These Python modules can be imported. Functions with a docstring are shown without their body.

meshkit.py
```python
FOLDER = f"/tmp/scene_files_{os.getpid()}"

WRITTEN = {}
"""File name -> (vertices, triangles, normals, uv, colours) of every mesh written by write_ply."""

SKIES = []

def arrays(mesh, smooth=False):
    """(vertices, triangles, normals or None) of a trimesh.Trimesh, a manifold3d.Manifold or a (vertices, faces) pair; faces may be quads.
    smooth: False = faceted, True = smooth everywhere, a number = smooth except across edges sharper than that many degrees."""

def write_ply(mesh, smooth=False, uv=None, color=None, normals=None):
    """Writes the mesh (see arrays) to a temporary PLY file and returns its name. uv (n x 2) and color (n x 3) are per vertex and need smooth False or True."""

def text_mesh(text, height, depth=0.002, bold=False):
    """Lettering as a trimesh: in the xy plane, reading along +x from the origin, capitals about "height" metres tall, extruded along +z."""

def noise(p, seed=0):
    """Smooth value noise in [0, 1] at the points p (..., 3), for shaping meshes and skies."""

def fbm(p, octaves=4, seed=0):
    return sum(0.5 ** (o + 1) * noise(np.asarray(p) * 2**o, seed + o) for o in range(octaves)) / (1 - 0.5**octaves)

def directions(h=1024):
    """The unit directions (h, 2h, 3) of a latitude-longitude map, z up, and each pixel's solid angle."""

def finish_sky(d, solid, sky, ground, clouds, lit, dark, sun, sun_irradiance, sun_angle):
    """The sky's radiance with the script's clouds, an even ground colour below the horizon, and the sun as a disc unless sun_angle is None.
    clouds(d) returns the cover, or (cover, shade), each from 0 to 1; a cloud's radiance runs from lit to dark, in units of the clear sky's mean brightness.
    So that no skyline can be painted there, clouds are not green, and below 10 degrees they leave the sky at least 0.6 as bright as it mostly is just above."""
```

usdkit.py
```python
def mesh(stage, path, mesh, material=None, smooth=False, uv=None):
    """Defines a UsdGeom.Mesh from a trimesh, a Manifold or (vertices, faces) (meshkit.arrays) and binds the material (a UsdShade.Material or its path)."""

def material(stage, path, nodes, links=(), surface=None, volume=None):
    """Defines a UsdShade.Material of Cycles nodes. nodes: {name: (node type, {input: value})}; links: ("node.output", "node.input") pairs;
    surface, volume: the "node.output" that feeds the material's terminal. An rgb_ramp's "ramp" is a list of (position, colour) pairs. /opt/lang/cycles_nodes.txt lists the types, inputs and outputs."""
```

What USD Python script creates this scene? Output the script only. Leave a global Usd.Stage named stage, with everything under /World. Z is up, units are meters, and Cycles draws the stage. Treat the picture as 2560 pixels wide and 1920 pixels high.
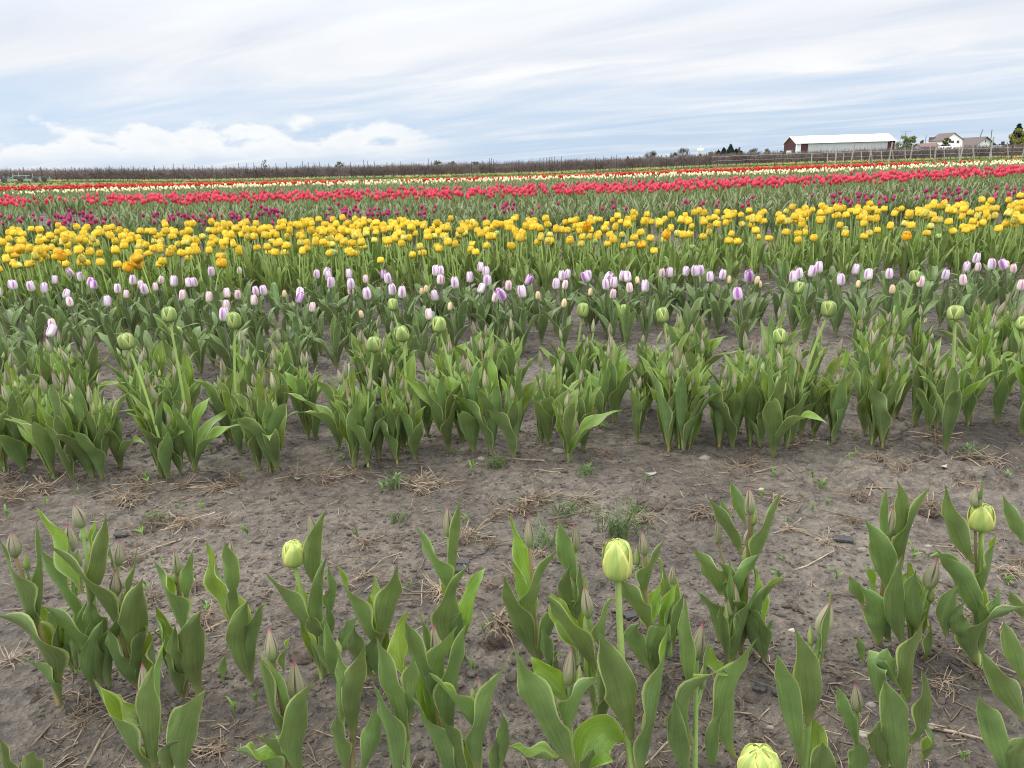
import math, numpy as np, trimesh, usdkit, meshkit
from pxr import Usd, UsdGeom, UsdLux, UsdShade, Gf, Sdf, Vt
from scipy.interpolate import PchipInterpolator, RegularGridInterpolator

stage = Usd.Stage.CreateInMemory()
UsdGeom.SetStageUpAxis(stage, "Z")
UsdGeom.SetStageMetersPerUnit(stage, 1.0)
UsdGeom.Xform.Define(stage, "/World")
UsdGeom.Scope.Define(stage, "/World/Looks")

# ------------------------------------------------------------------ camera
EYE, FPX = 0.85, 1910.0          # eye height (m), focal length in pixels of the 2560 wide photograph
ROLL = math.atan(0.028)
PITCH = math.atan((960 - 411) / FPX * math.cos(ROLL))
_r0, _u0 = np.array([1.0, 0, 0]), np.array([0, math.sin(PITCH), math.cos(PITCH)])
CW = np.array([0, math.cos(PITCH), -math.sin(PITCH)])
CR = _r0 * math.cos(ROLL) - _u0 * math.sin(ROLL)
CU = _u0 * math.cos(ROLL) + _r0 * math.sin(ROLL)
cam = UsdGeom.Camera.Define(stage, "/World/camera")
cam.CreateHorizontalApertureAttr(36.0)
cam.CreateVerticalApertureAttr(27.0)
cam.CreateFocalLengthAttr(36.0 * FPX / 2560)
cam.CreateClippingRangeAttr(Gf.Vec2f(0.05, 20000))
cam.CreateExposureAttr(0.45)
cam.AddTransformOp().Set(Gf.Matrix4d(*CR, 0, *CU, 0, *(-CW), 0, 0, 0, EYE, 1))

# ------------------------------------------------------------------ sky and sun
SUN_EL, SUN_AZ = math.radians(52), math.radians(-62)      # azimuth = atan2(x, y): ahead and to the left, behind cloud
sun_dir = np.array([math.sin(SUN_AZ) * math.cos(SUN_EL), math.cos(SUN_AZ) * math.cos(SUN_EL), math.sin(SUN_EL)])
sun = UsdLux.DistantLight.Define(stage, "/World/sun")
sun.CreateIntensityAttr(0.4)
sun.CreateAngleAttr(14.0)
sun.CreateColorAttr(Gf.Vec3f(1.0, 0.96, 0.9))
sun.CreateNormalizeAttr(True)
_z = sun_dir
_x = np.cross([0, 0, 1.0], _z); _x /= np.linalg.norm(_x)
_y = np.cross(_z, _x)
sun.AddTransformOp().Set(Gf.Matrix4d(*_x, 0, *_y, 0, *_z, 0, 0, 0, 50, 1))

SKY_S = 0.088
sky_n = {
    "co": ("texture_coordinate", {}),
    "sep": ("separate_xyz", {}),
    "sky": ("sky_texture", {"sky_type": "single_scattering", "sun_disc": False, "sun_elevation": SUN_EL, "sun_rotation": SUN_AZ, "air_density": 1.0, "aerosol_density": 0.6}),
    # the layer cloud lies on a plane: direction / (height + a little)
    "zz": ("math", {"math_type": "maximum", "value2": 0.0}),
    "zo": ("math", {"math_type": "add", "value2": 0.07}),
    "px": ("math", {"math_type": "divide"}), "py": ("math", {"math_type": "divide"}),
    "pl": ("combine_xyz", {}),
    "m1": ("mapping", {"mapping_type": "texture", "rotation": (0, 0, math.radians(50)), "scale": (0.9, 2.2, 1.0), "location": (3.1, 1.7, 0.4)}),
    "n1": ("noise_texture", {"scale": 0.9, "detail": 7.0, "roughness": 0.56, "distortion": 0.5}),
    "m2": ("mapping", {"mapping_type": "texture", "rotation": (0, 0, math.radians(55)), "scale": (0.7, 5.5, 1.0), "location": (7.7, 2.2, 0.0)}),
    "n2": ("noise_texture", {"scale": 1.1, "detail": 6.0, "roughness": 0.52, "distortion": 0.35}),
    # cover of the grey-white layer: thick high up, broken towards the horizon
    "el": ("map_range", {"from_min": 0.04, "from_max": 0.135, "to_min": -0.85, "to_max": 1.0, "clamp": True}),
    "cv0": ("math", {"math_type": "multiply_add", "value2": 1.7, "value3": -0.25}),
    "cv1": ("math", {"math_type": "multiply_add", "value2": 0.55}),
    "lay": ("clamp", {"min": 0.0, "max": 0.97}),
    "lcol": ("rgb_ramp", {"ramp": [(0.25, (6.7, 7.1, 7.8)), (0.42, (7.3, 7.6, 8.15)), (0.56, (8.0, 8.15, 8.45)), (0.75, (8.8, 8.8, 8.8))]}),
    "st": ("map_range", {"range_type": "smoothstep", "from_min": 0.56, "from_max": 0.76, "to_min": 0.0, "to_max": 0.5, "clamp": True}),
    "mixA": ("mix_color", {"use_clamp": False, "use_clamp_result": False}),
    "mixB": ("mix_color", {"b": (9.3, 9.3, 9.2), "use_clamp": False, "use_clamp_result": False}),
    # heaped clouds low over the horizon, towards the left of straight ahead
    "az": ("math", {"math_type": "arctan2"}),
    "cz": ("math", {"math_type": "multiply", "value2": 2.2}),
    "cvec": ("combine_xyz", {"z": 0.0}),
    "cn": ("noise_texture", {"scale": 17.0, "detail": 6.0, "roughness": 0.55, "distortion": 0.15}),
    "cn2": ("noise_texture", {"scale": 2.6, "detail": 2.0, "roughness": 0.5}),
    "ch": ("math", {"math_type": "multiply_add", "value2": 0.085, "value3": -0.080}),
    "ch2": ("math", {"math_type": "multiply_add", "value2": 0.15}),
    "cd": ("math", {"math_type": "subtract"}),
    "cf": ("map_range", {"range_type": "smoothstep", "from_min": -0.012, "from_max": 0.012, "to_min": 0.0, "to_max": 0.82, "clamp": True}),
    "azf": ("map_range", {"range_type": "smoothstep", "from_min": -0.02, "from_max": -0.16, "to_min": 0.0, "to_max": 1.0, "clamp": True}),
    "low": ("map_range", {"range_type": "smoothstep", "from_min": 0.006, "from_max": 0.03, "to_min": 0.25, "to_max": 1.0, "clamp": True}),
    "cff": ("math", {"math_type": "multiply"}), "cfl": ("math", {"math_type": "multiply"}),
    "ccol": ("rgb_ramp", {"ramp": [(0.22, (6.1, 6.9, 7.9)), (0.48, (7.4, 7.8, 8.3)), (0.78, (8.9, 8.9, 8.8))]}),
    "mixC": ("mix_color", {"use_clamp": False, "use_clamp_result": False}),
    "blue": ("mix_color", {"fac": 0.8, "b": (4.75, 6.2, 8.3), "use_clamp": False, "use_clamp_result": False}),
    "zf": ("math", {"math_type": "multiply_add", "value2": 2.3, "value3": 0.62}), "zf1": ("math", {"math_type": "maximum", "value2": 0.96}), "zc": ("combine_color", {}),
    "mul": ("mix_color", {"blend_type": "multiply", "fac": 1.0, "use_clamp": False, "use_clamp_result": False}),
    "sh1": ("math", {"math_type": "multiply_add", "value2": -11.0, "value3": 0.62}), "sh2": ("math", {"math_type": "multiply_add", "value2": 0.55}),
    "bg": ("background_shader", {"strength": SKY_S}),
}
sky_l = [("co.generated", "sep.vector"), ("sep.z", "zz.value1"), ("zz.value", "zo.value1"), ("sep.x", "px.value1"), ("zo.value", "px.value2"), ("sep.y", "py.value1"), ("zo.value", "py.value2"),
         ("px.value", "pl.x"), ("py.value", "pl.y"), ("pl.vector", "m1.vector"), ("m1.vector", "n1.vector"), ("pl.vector", "m2.vector"), ("m2.vector", "n2.vector"),
         ("sep.z", "el.value"), ("n1.fac", "cv0.value1"), ("el.result", "cv1.value1"), ("cv0.value", "cv1.value3"), ("cv1.value", "lay.value"), ("n1.fac", "lcol.fac"),
         ("n2.fac", "st.value"), ("sky.color", "blue.a"), ("blue.result", "mixA.a"), ("lcol.color", "mixA.b"), ("lay.result", "mixA.fac"),
         ("mixA.result", "mixB.a"), ("st.result", "mixB.fac"),
         ("sep.x", "az.value1"), ("sep.y", "az.value2"), ("sep.z", "cz.value1"), ("az.value", "cvec.x"), ("cz.value", "cvec.y"), ("cvec.vector", "cn.vector"),
         ("az.value", "cn2.w"), ("cvec.vector", "cn2.vector"), ("cn2.fac", "ch.value1"), ("cn.fac", "ch2.value1"), ("ch.value", "ch2.value3"), ("ch2.value", "cd.value1"), ("sep.z", "cd.value2"),
         ("cd.value", "cf.value"), ("az.value", "azf.value"), ("cf.result", "cff.value1"), ("azf.result", "cff.value2"), ("sep.z", "low.value"), ("cff.value", "cfl.value1"), ("low.result", "cfl.value2"),
         ("cd.value", "sh1.value1"), ("cn.fac", "sh2.value1"), ("sh1.value", "sh2.value3"), ("sh2.value", "ccol.fac"), ("mixB.result", "mixC.a"), ("ccol.color", "mixC.b"), ("cfl.value", "mixC.fac"), ("sep.z", "zf.value1"), ("zf.value", "zf1.value1"), ("zf1.value", "zc.r"), ("zf1.value", "zc.g"), ("zf1.value", "zc.b"), ("mixC.result", "mul.a"), ("zc.color", "mul.b"), ("mul.result", "bg.color")]
sky_m = usdkit.material(stage, "/World/Looks/sky", sky_n, sky_l, surface="bg.background")
dome = UsdLux.DomeLight.Define(stage, "/World/sky")
dome.CreateIntensityAttr(1.0)
UsdShade.MaterialBindingAPI.Apply(dome.GetPrim()).Bind(sky_m)
dome.GetPrim().SetCustomDataByKey("kind", "structure")
dome.GetPrim().SetCustomDataByKey("label", "bright overcast sky with grey-white layers and a blue strip low down")

# ------------------------------------------------------------------ helpers
_taken = {}
def numbered(name):
    k = _taken.get(name, 0); _taken[name] = k + 1
    return name if k == 0 else f"{name}_{k:03d}"
def child_name(parent, name):
    p, k = parent, 0
    while stage.GetPrimAtPath(f"{p}/{name if k == 0 else f'{name}_{k:03d}'}"):
        k += 1
    return f"{p}/{name if k == 0 else f'{name}_{k:03d}'}"
def tag(prim, label=None, cat=None, group=None, kind=None):
    prim = prim.GetPrim() if hasattr(prim, "GetPrim") else prim
    for k, v in (("label", label), ("category", cat), ("group", group), ("kind", kind)):
        if v:
            prim.SetCustomDataByKey(k, v)
    return prim
def thing(name, label, cat, loc=(0, 0, 0), rz=0.0, group=None, kind=None):
    x = UsdGeom.Xform.Define(stage, "/World/" + numbered(name))
    x.AddTranslateOp().Set(Gf.Vec3d(*map(float, loc)))
    if rz:
        x.AddRotateZOp().Set(math.degrees(rz))
    tag(x, label, cat, group, kind)
    return str(x.GetPath())
def part(parent, name, mesh, mat, uv=None, smooth=True):
    """mesh: (v, f) or (v, f, uv) or trimesh."""
    if isinstance(mesh, tuple) and len(mesh) == 3:
        mesh, uv = mesh[:2], mesh[2]
    path = child_name(parent, name)
    usdkit.mesh(stage, path, mesh, mat, smooth=smooth, uv=uv)
    return path
def single(name, label, cat, mesh, mat, group=None, kind=None, smooth=False):
    uv = None
    if isinstance(mesh, tuple) and len(mesh) == 3:
        mesh, uv = mesh[:2], mesh[2]
    path = "/World/" + numbered(name)
    m = usdkit.mesh(stage, path, mesh, mat, smooth=smooth, uv=uv)
    tag(m, label, cat, group, kind)
    return path
_nclass = [0]
def new_class(name):
    p = f"/World/_{name}_{_nclass[0]:03d}"; _nclass[0] += 1
    stage.CreateClassPrim(p)
    return p
def copy(cls, name, label, cat, loc, rz=0.0, scale=1.0, group=None, tilt=0.0):
    x = UsdGeom.Xform.Define(stage, "/World/" + numbered(name))
    x.AddTranslateOp().Set(Gf.Vec3d(*map(float, loc)))
    x.AddRotateZOp().Set(math.degrees(rz))
    if tilt:
        x.AddRotateXOp().Set(math.degrees(tilt))
    x.AddScaleOp().Set(Gf.Vec3f(*([float(scale)] * 3 if np.ndim(scale) == 0 else map(float, scale))))
    x.GetPrim().GetReferences().AddInternalReference(cls)
    x.GetPrim().SetInstanceable(True)
    tag(x, label, cat, group)
    return x
def scatter(name, label, cat, protos, pts, rng, smin=0.85, smax=1.15, tilt=0.12):
    """One PointInstancer of things past the number that are built one by one; protos: lists of (mesh, material)."""
    path = "/World/" + numbered(name)
    pi = UsdGeom.PointInstancer.Define(stage, path)
    rel = pi.CreatePrototypesRel()
    for k, parts in enumerate(protos):
        pp = f"{path}/kind_{k:03d}"
        UsdGeom.Xform.Define(stage, pp)
        for nm, me, mat in parts:
            part(pp, nm, me, mat)
        rel.AddTarget(pp)
    n = len(pts)
    pi.CreateProtoIndicesAttr(Vt.IntArray.FromNumpy(rng.integers(0, len(protos), n).astype(np.int32)))
    pi.CreatePositionsAttr(Vt.Vec3fArray.FromNumpy(np.asarray(pts, np.float32)))
    a = rng.uniform(0, 2 * np.pi, n); t = rng.normal(0, tilt, n) / 2
    q = np.stack([np.cos(a / 2) * np.cos(t), np.cos(a / 2) * np.sin(t), np.sin(a / 2) * np.sin(t), np.sin(a / 2) * np.cos(t)], 1)
    pi.CreateOrientationsAttr(Vt.QuathArray([Gf.Quath(float(w), float(x), float(y), float(z)) for w, x, y, z in q]))
    s = rng.uniform(smin, smax, n) if smin > 0 else np.clip(rng.lognormal(math.log(smax), .55, n), .05, 1.7)
    pi.CreateScalesAttr(Vt.Vec3fArray.FromNumpy(np.repeat(s[:, None], 3, 1).astype(np.float32)))
    tag(pi, label, cat, None, "stuff")

def ray(px, py):
    return CW + CR * (px - 1280) / FPX + CU * (960 - py) / FPX
def at(px, py, d):
    """The point that shows at a pixel of the 2560 x 1920 photograph and stands d metres ahead."""
    v = ray(px, py)
    return np.array([0, 0, EYE]) + v * (d / v[1])
def join(meshes):
    """(v, f, uv) of several (v, f, uv)."""
    vs, fs, us, n = [], [], [], 0
    for m in meshes:
        vs.append(m[0]); fs.append(m[1] + n); us.append(m[2] if len(m) > 2 else np.zeros((len(m[0]), 2))); n += len(m[0])
    return np.vstack(vs), np.vstack(fs), np.vstack(us)
def grid_faces(a, b):
    """Triangles of an a x b grid of vertices (row-major)."""
    i = np.arange((a - 1) * (b - 1)); r, c = i // (b - 1), i % (b - 1)
    p = r * b + c
    return np.vstack([np.stack([p, p + 1, p + b + 1], 1), np.stack([p, p + b + 1, p + b], 1)])
def bez(ctrl, t):
    P = np.asarray(ctrl, float); t = np.asarray(t)[:, None]
    if len(P) == 3:
        return (1 - t) ** 2 * P[0] + 2 * t * (1 - t) * P[1] + t * t * P[2]
    return (1 - t) ** 3 * P[0] + 3 * t * (1 - t) ** 2 * P[1] + 3 * t * t * (1 - t) * P[2] + t ** 3 * P[3]
def tube(pts, r, n=6, cap=True):
    """(v, f, uv) of a tube along pts with radii r."""
    pts = np.asarray(pts, float); k = len(pts)
    r = np.broadcast_to(np.asarray(r, float), (k,))
    T = np.gradient(pts, axis=0); T /= np.linalg.norm(T, axis=1, keepdims=True) + 1e-12
    ref = np.array([1.0, 0.13, 0.07]) if abs(T[0][0]) < 0.8 else np.array([0.1, 1.0, 0.1])
    A = np.cross(T, ref); A /= np.linalg.norm(A, axis=1, keepdims=True) + 1e-12
    B = np.cross(T, A)
    a = np.linspace(0, 2 * np.pi, n, endpoint=False)
    v = pts[:, None] + r[:, None, None] * (np.cos(a)[None, :, None] * A[:, None] + np.sin(a)[None, :, None] * B[:, None])
    v = v.reshape(-1, 3)
    i = np.arange((k - 1) * n); row, c = i // n, i % n
    p, q = row * n + c, row * n + (c + 1) % n
    f = np.vstack([np.stack([p, q, q + n], 1), np.stack([p, q + n, p + n], 1)])
    uv = np.stack([np.tile(a / (2 * np.pi), k), np.repeat(np.linspace(0, 1, k), n)], 1)
    if cap:
        v = np.vstack([v, pts[:1], pts[-1:]]); uv = np.vstack([uv, [[0.5, 0], [0.5, 1]]])
        c0, c1 = k * n, k * n + 1
        j = np.arange(n)
        f = np.vstack([f, np.stack([(j + 1) % n, j, np.full(n, c0)], 1), np.stack([(k - 1) * n + j, (k - 1) * n + (j + 1) % n, np.full(n, c1)], 1)])
    return v, f, uv
def box(x0, x1, y0, y1, z0, z1):
    m = trimesh.creation.box((x1 - x0, y1 - y0, z1 - z0)); m.apply_translation(((x0 + x1) / 2, (y0 + y1) / 2, (z0 + z1) / 2))
    return m
def bar(a, b, w, h=None):
    """A rectangular bar from a to b."""
    a, b = np.asarray(a, float), np.asarray(b, float); d = b - a; L = np.linalg.norm(d); d /= L
    s = np.cross(d, [0, 0, 1.0]); s = np.array([1.0, 0, 0]) if np.linalg.norm(s) < 1e-3 else s / np.linalg.norm(s)
    n = np.cross(s, d); h = h or w
    v = np.array([e + s * i * w / 2 + n * j * h / 2 for e in (a, b) for i, j in ((-1, -1), (1, -1), (1, 1), (-1, 1))])
    f = np.array([[0, 1, 2], [0, 2, 3], [4, 6, 5], [4, 7, 6], [0, 4, 5], [0, 5, 1], [1, 5, 6], [1, 6, 2], [2, 6, 7], [2, 7, 3], [3, 7, 4], [3, 4, 0]])
    m = trimesh.Trimesh(v, f, process=False); m.fix_normals()
    return m
cat = trimesh.util.concatenate

# ------------------------------------------------------------------ terrain
_COLS = np.array([-900.0, 0, 640, 1280, 1920, 2560, 3460])
_ROWS = [  # (metres ahead, height of what shows there, its pixel row at x = 0, 640, 1280, 1920, 2560)
    (7.0, 0.41, (572, 550, 544, 521, 496)),
    (16.0, 0.44, (494, 482, 466, 444, 416)),
    (33.0, 0.44, (479, 460, 444.5, 426, 402)),
    (42.0, 0.44, (466, 455, 443, 418, 398)),
    (100.0, 0.0, (456, 451, 437.5, 413, 394)),
]
_d = [0.2, 2.0, 4.4]
_z = [np.array([-.045, -.03, -.015, 0, .015, .03, .045]) * k for k in (0.2, 0.9, 0.8)]
for d, h, ys in _ROWS:
    z = np.array([at(x, y, d)[2] - h for x, y in zip(_COLS[1:6], ys)])
    _d.append(d); _z.append(np.r_[z[0], z, z[-1]])
_d += [180.0, 400.0, 4000.0]
_z += [_z[-1] * 0.6, _z[-1] * 0.0, _z[-1] * 0.0]
_ld, _Z = np.log(np.array(_d)), np.array(_z)
_U = (_COLS - 1280) / FPX
_lg, _ug = np.linspace(_ld[0], _ld[-1], 160), np.linspace(_U[0], _U[-1], 81)
_Z = PchipInterpolator(_ld, _Z, axis=0)(_lg)
_Z = PchipInterpolator(_U, _Z, axis=1)(_ug)
_G = RegularGridInterpolator((_lg, _ug), _Z)
def ground(x, y):
    """Height of the land, without clods."""
    x, y = np.broadcast_arrays(np.asarray(x, float), np.asarray(y, float))
    yy = np.clip(y, 0.25, 3900)
    return _G(np.stack([np.log(yy), np.clip(x / np.maximum(yy, 0.9), _ug[0], _ug[-1])], -1))
def clods(x, y):
    p = np.stack([x, y, np.zeros_like(x)], -1)
    near = np.clip(1.6 - y / 14.0, 0, 1)
    b = meshkit.fbm(p * 2.3, 3, 5) - 0.5
    m = meshkit.fbm(p * 9.0, 4, 9) - 0.5
    c = meshkit.fbm(p * 38.0, 3, 21) - 0.5
    lump = np.clip(meshkit.fbm(p * 16.0, 2, 33) - 0.58, 0, 1)
    patch = np.clip((meshkit.fbm(p * 1.7, 2, 40) - 0.42) * 4, 0.15, 1)
    return near * (0.03 * b + 0.026 * m + 0.016 * c * patch + 0.11 * lump * patch)
def soil_z(x, y):
    x, y = np.broadcast_arrays(np.asarray(x, float), np.asarray(y, float))
    return ground(x, y) + clods(x, y)
def onground(px, py):
    """The ground point that shows at a pixel of the photograph (near field)."""
    v = ray(px, py); d = EYE / -v[2] * v[1]
    for _ in range(4):
        P = at(px, py, d)
        d = (EYE - float(soil_z(P[0], P[1]))) / -v[2] * v[1]
    return at(px, py, d)

# ------------------------------------------------------------------ materials
def L(name):
    return "/World/Looks/" + name
def leaf_mat(name, outer, inner, edge, rough=0.36, trans=0.13, tip=(0.10, 0.06, 0.035), foot=(0.26, 0.27, 0.10)):
    n = {
        "uv": ("uvmap", {"attribute": "st"}), "s": ("separate_xyz", {}), "g": ("geometry", {}), "oi": ("object_info", {}), "tc": ("texture_coordinate", {}),
        "side": ("mix_color", {"a": outer, "b": inner}),
        "vm": ("mapping", {"scale": (46.0, 1.3, 1.0)}), "vn": ("noise_texture", {"scale": 1.0, "detail": 2.0}),
        "vr": ("map_range", {"from_min": 0.3, "from_max": 0.7, "to_min": 0.78, "to_max": 1.2}),
        "bn": ("noise_texture", {"scale": 22.0, "detail": 3.0}), "br": ("map_range", {"from_min": 0.3, "from_max": 0.7, "to_min": 0.8, "to_max": 1.2}),
        "rr": ("map_range", {"from_min": 0.0, "from_max": 1.0, "to_min": 0.8, "to_max": 1.22}),
        "k1": ("math", {"math_type": "multiply"}), "k2": ("math", {"math_type": "multiply"}),
        "hs": ("hsv", {"saturation": 1.0}), "rh": ("map_range", {"from_min": 0.0, "from_max": 1.0, "to_min": 0.485, "to_max": 0.51}),
        "a1": ("math", {"math_type": "subtract", "value2": 0.5}), "a2": ("math", {"math_type": "absolute"}),
        "er": ("map_range", {"range_type": "smoothstep", "from_min": 0.425, "from_max": 0.485, "to_min": 0.0, "to_max": 0.85, "clamp": True}),
        "e": ("mix_color", {"b": edge}),
        "fr": ("map_range", {"range_type": "smoothstep", "from_min": 0.02, "from_max": 0.17, "to_min": 0.75, "to_max": 0.0, "clamp": True}),
        "f": ("mix_color", {"b": foot}),
        "tr": ("map_range", {"range_type": "smoothstep", "from_min": 0.955, "from_max": 1.0, "to_min": 0.0, "to_max": 0.7, "clamp": True}),
        "t": ("mix_color", {"b": tip}),
        "bm": ("bump", {"strength": 0.5, "distance": 0.003}),
        "p": ("principled_bsdf", {"roughness": rough, "specular_ior_level": 0.5}),
        "dn": ("noise_texture", {"scale": 420.0, "detail": 2.0}), "dr": ("map_range", {"range_type": "smoothstep", "from_min": 0.60, "from_max": 0.68, "to_min": 0.0, "to_max": 0.75, "clamp": True}),
        "dv": ("map_range", {"range_type": "smoothstep", "from_min": 0.1, "from_max": 0.5, "to_min": 1.0, "to_max": 0.0, "clamp": True}), "dm": ("math", {"math_type": "multiply"}), "d": ("mix_color", {"b": (0.20, 0.165, 0.13)}),
        "tl": ("translucent_bsdf", {}), "th": ("hsv", {"hue": 0.485, "saturation": 1.15, "value": 1.25}),
        "mx": ("mix_closure", {"fac": trans}),
    }
    l = [("uv.UV", "s.vector"), ("g.backfacing", "side.fac"), ("uv.UV", "vm.vector"), ("vm.vector", "vn.vector"), ("vn.fac", "vr.value"), ("g.position", "bn.vector"), ("bn.fac", "br.value"),
         ("oi.random", "rr.value"), ("vr.result", "k1.value1"), ("br.result", "k1.value2"), ("k1.value", "k2.value1"), ("rr.result", "k2.value2"), ("side.result", "hs.color"), ("k2.value", "hs.value"),
         ("oi.random", "rh.value"), ("rh.result", "hs.hue"), ("s.x", "a1.value1"), ("a1.value", "a2.value1"), ("a2.value", "er.value"), ("hs.color", "e.a"), ("er.result", "e.fac"),
         ("s.y", "fr.value"), ("e.result", "f.a"), ("fr.result", "f.fac"), ("s.y", "tr.value"), ("f.result", "t.a"), ("tr.result", "t.fac"), ("g.position", "dn.vector"), ("dn.fac", "dr.value"), ("s.y", "dv.value"), ("dr.result", "dm.value1"), ("dv.result", "dm.value2"), ("dm.value", "d.fac"), ("t.result", "d.a"), ("d.result", "p.base_color"),
         ("vn.fac", "bm.height"), ("bm.normal", "p.normal"), ("t.result", "th.color"), ("th.color", "tl.color"), ("p.BSDF", "mx.closure1"), ("tl.BSDF", "mx.closure2")]
    return usdkit.material(stage, L(name), n, l, surface="mx.closure")
def petal_mat(name, body, mid, edge, foot, mid_w=0.1, edge_w=0.4, mid_s=0.8, edge_s=0.7, trans=0.25, rough=0.5, var=0.15, tip=None, foot_h=0.3, vein=0.12):
    """body colour, a streak along the middle, a margin, and the colour at the foot of the petal."""
    n = {
        "uv": ("uvmap", {"attribute": "st"}), "s": ("separate_xyz", {}), "oi": ("object_info", {}), "g": ("geometry", {}),
        "vm": ("mapping", {"scale": (26.0, 2.0, 1.0)}), "vn": ("noise_texture", {"scale": 1.0, "detail": 3.0}),
        "vr": ("map_range", {"from_min": 0.3, "from_max": 0.7, "to_min": 1 - vein, "to_max": 1 + vein}),
        "rr": ("map_range", {"from_min": 0.0, "from_max": 1.0, "to_min": 1 - var, "to_max": 1 + var}),
        "a1": ("math", {"math_type": "subtract", "value2": 0.5}), "a2": ("math", {"math_type": "absolute"}),
        "wob": ("math", {"math_type": "multiply_add", "value2": 0.12, "value3": -0.06}), "a3": ("math", {"math_type": "add"}),
        "mr": ("map_range", {"range_type": "smoothstep", "from_min": mid_w * 0.35, "from_max": mid_w, "to_min": mid_s, "to_max": 0.0, "clamp": True}),
        "er": ("map_range", {"range_type": "smoothstep", "from_min": edge_w, "from_max": 0.49, "to_min": 0.0, "to_max": edge_s, "clamp": True}),
        "fr": ("map_range", {"range_type": "smoothstep", "from_min": 0.05, "from_max": foot_h, "to_min": 1.0, "to_max": 0.0, "clamp": True}),
        "tr": ("map_range", {"range_type": "smoothstep", "from_min": 0.8, "from_max": 1.0, "to_min": 0.0, "to_max": 0.9 if tip else 0.0, "clamp": True}),
        "m": ("mix_color", {"a": body, "b": mid}), "e": ("mix_color", {"b": edge}), "f": ("mix_color", {"b": foot}), "t": ("mix_color", {"b": tip or body}),
        "k": ("math", {"math_type": "multiply"}), "hs": ("hsv", {}),
        "p": ("principled_bsdf", {"roughness": rough, "specular_ior_level": 0.3}), "tl": ("translucent_bsdf", {}), "mx": ("mix_closure", {"fac": trans}),
    }
    l = [("uv.UV", "s.vector"), ("uv.UV", "vm.vector"), ("vm.vector", "vn.vector"), ("vn.fac", "vr.value"), ("oi.random", "rr.value"), ("s.x", "a1.value1"), ("a1.value", "a2.value1"),
         ("vn.fac", "wob.value1"), ("a2.value", "a3.value1"), ("wob.value", "a3.value2"), ("a3.value", "mr.value"), ("a3.value", "er.value"), ("mr.result", "m.fac"), ("m.result", "e.a"), ("er.result", "e.fac"),
         ("s.y", "fr.value"), ("e.result", "f.a"), ("fr.result", "f.fac"), ("s.y", "tr.value"), ("f.result", "t.a"), ("tr.result", "t.fac"),
         ("vr.result", "k.value1"), ("rr.result", "k.value2"), ("t.result", "hs.color"), ("k.value", "hs.value"), ("hs.color", "p.base_color"), ("hs.color", "tl.color"), ("p.BSDF", "mx.closure1"), ("tl.BSDF", "mx.closure2")]
    return usdkit.material(stage, L(name), n, l, surface="mx.closure")
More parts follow.
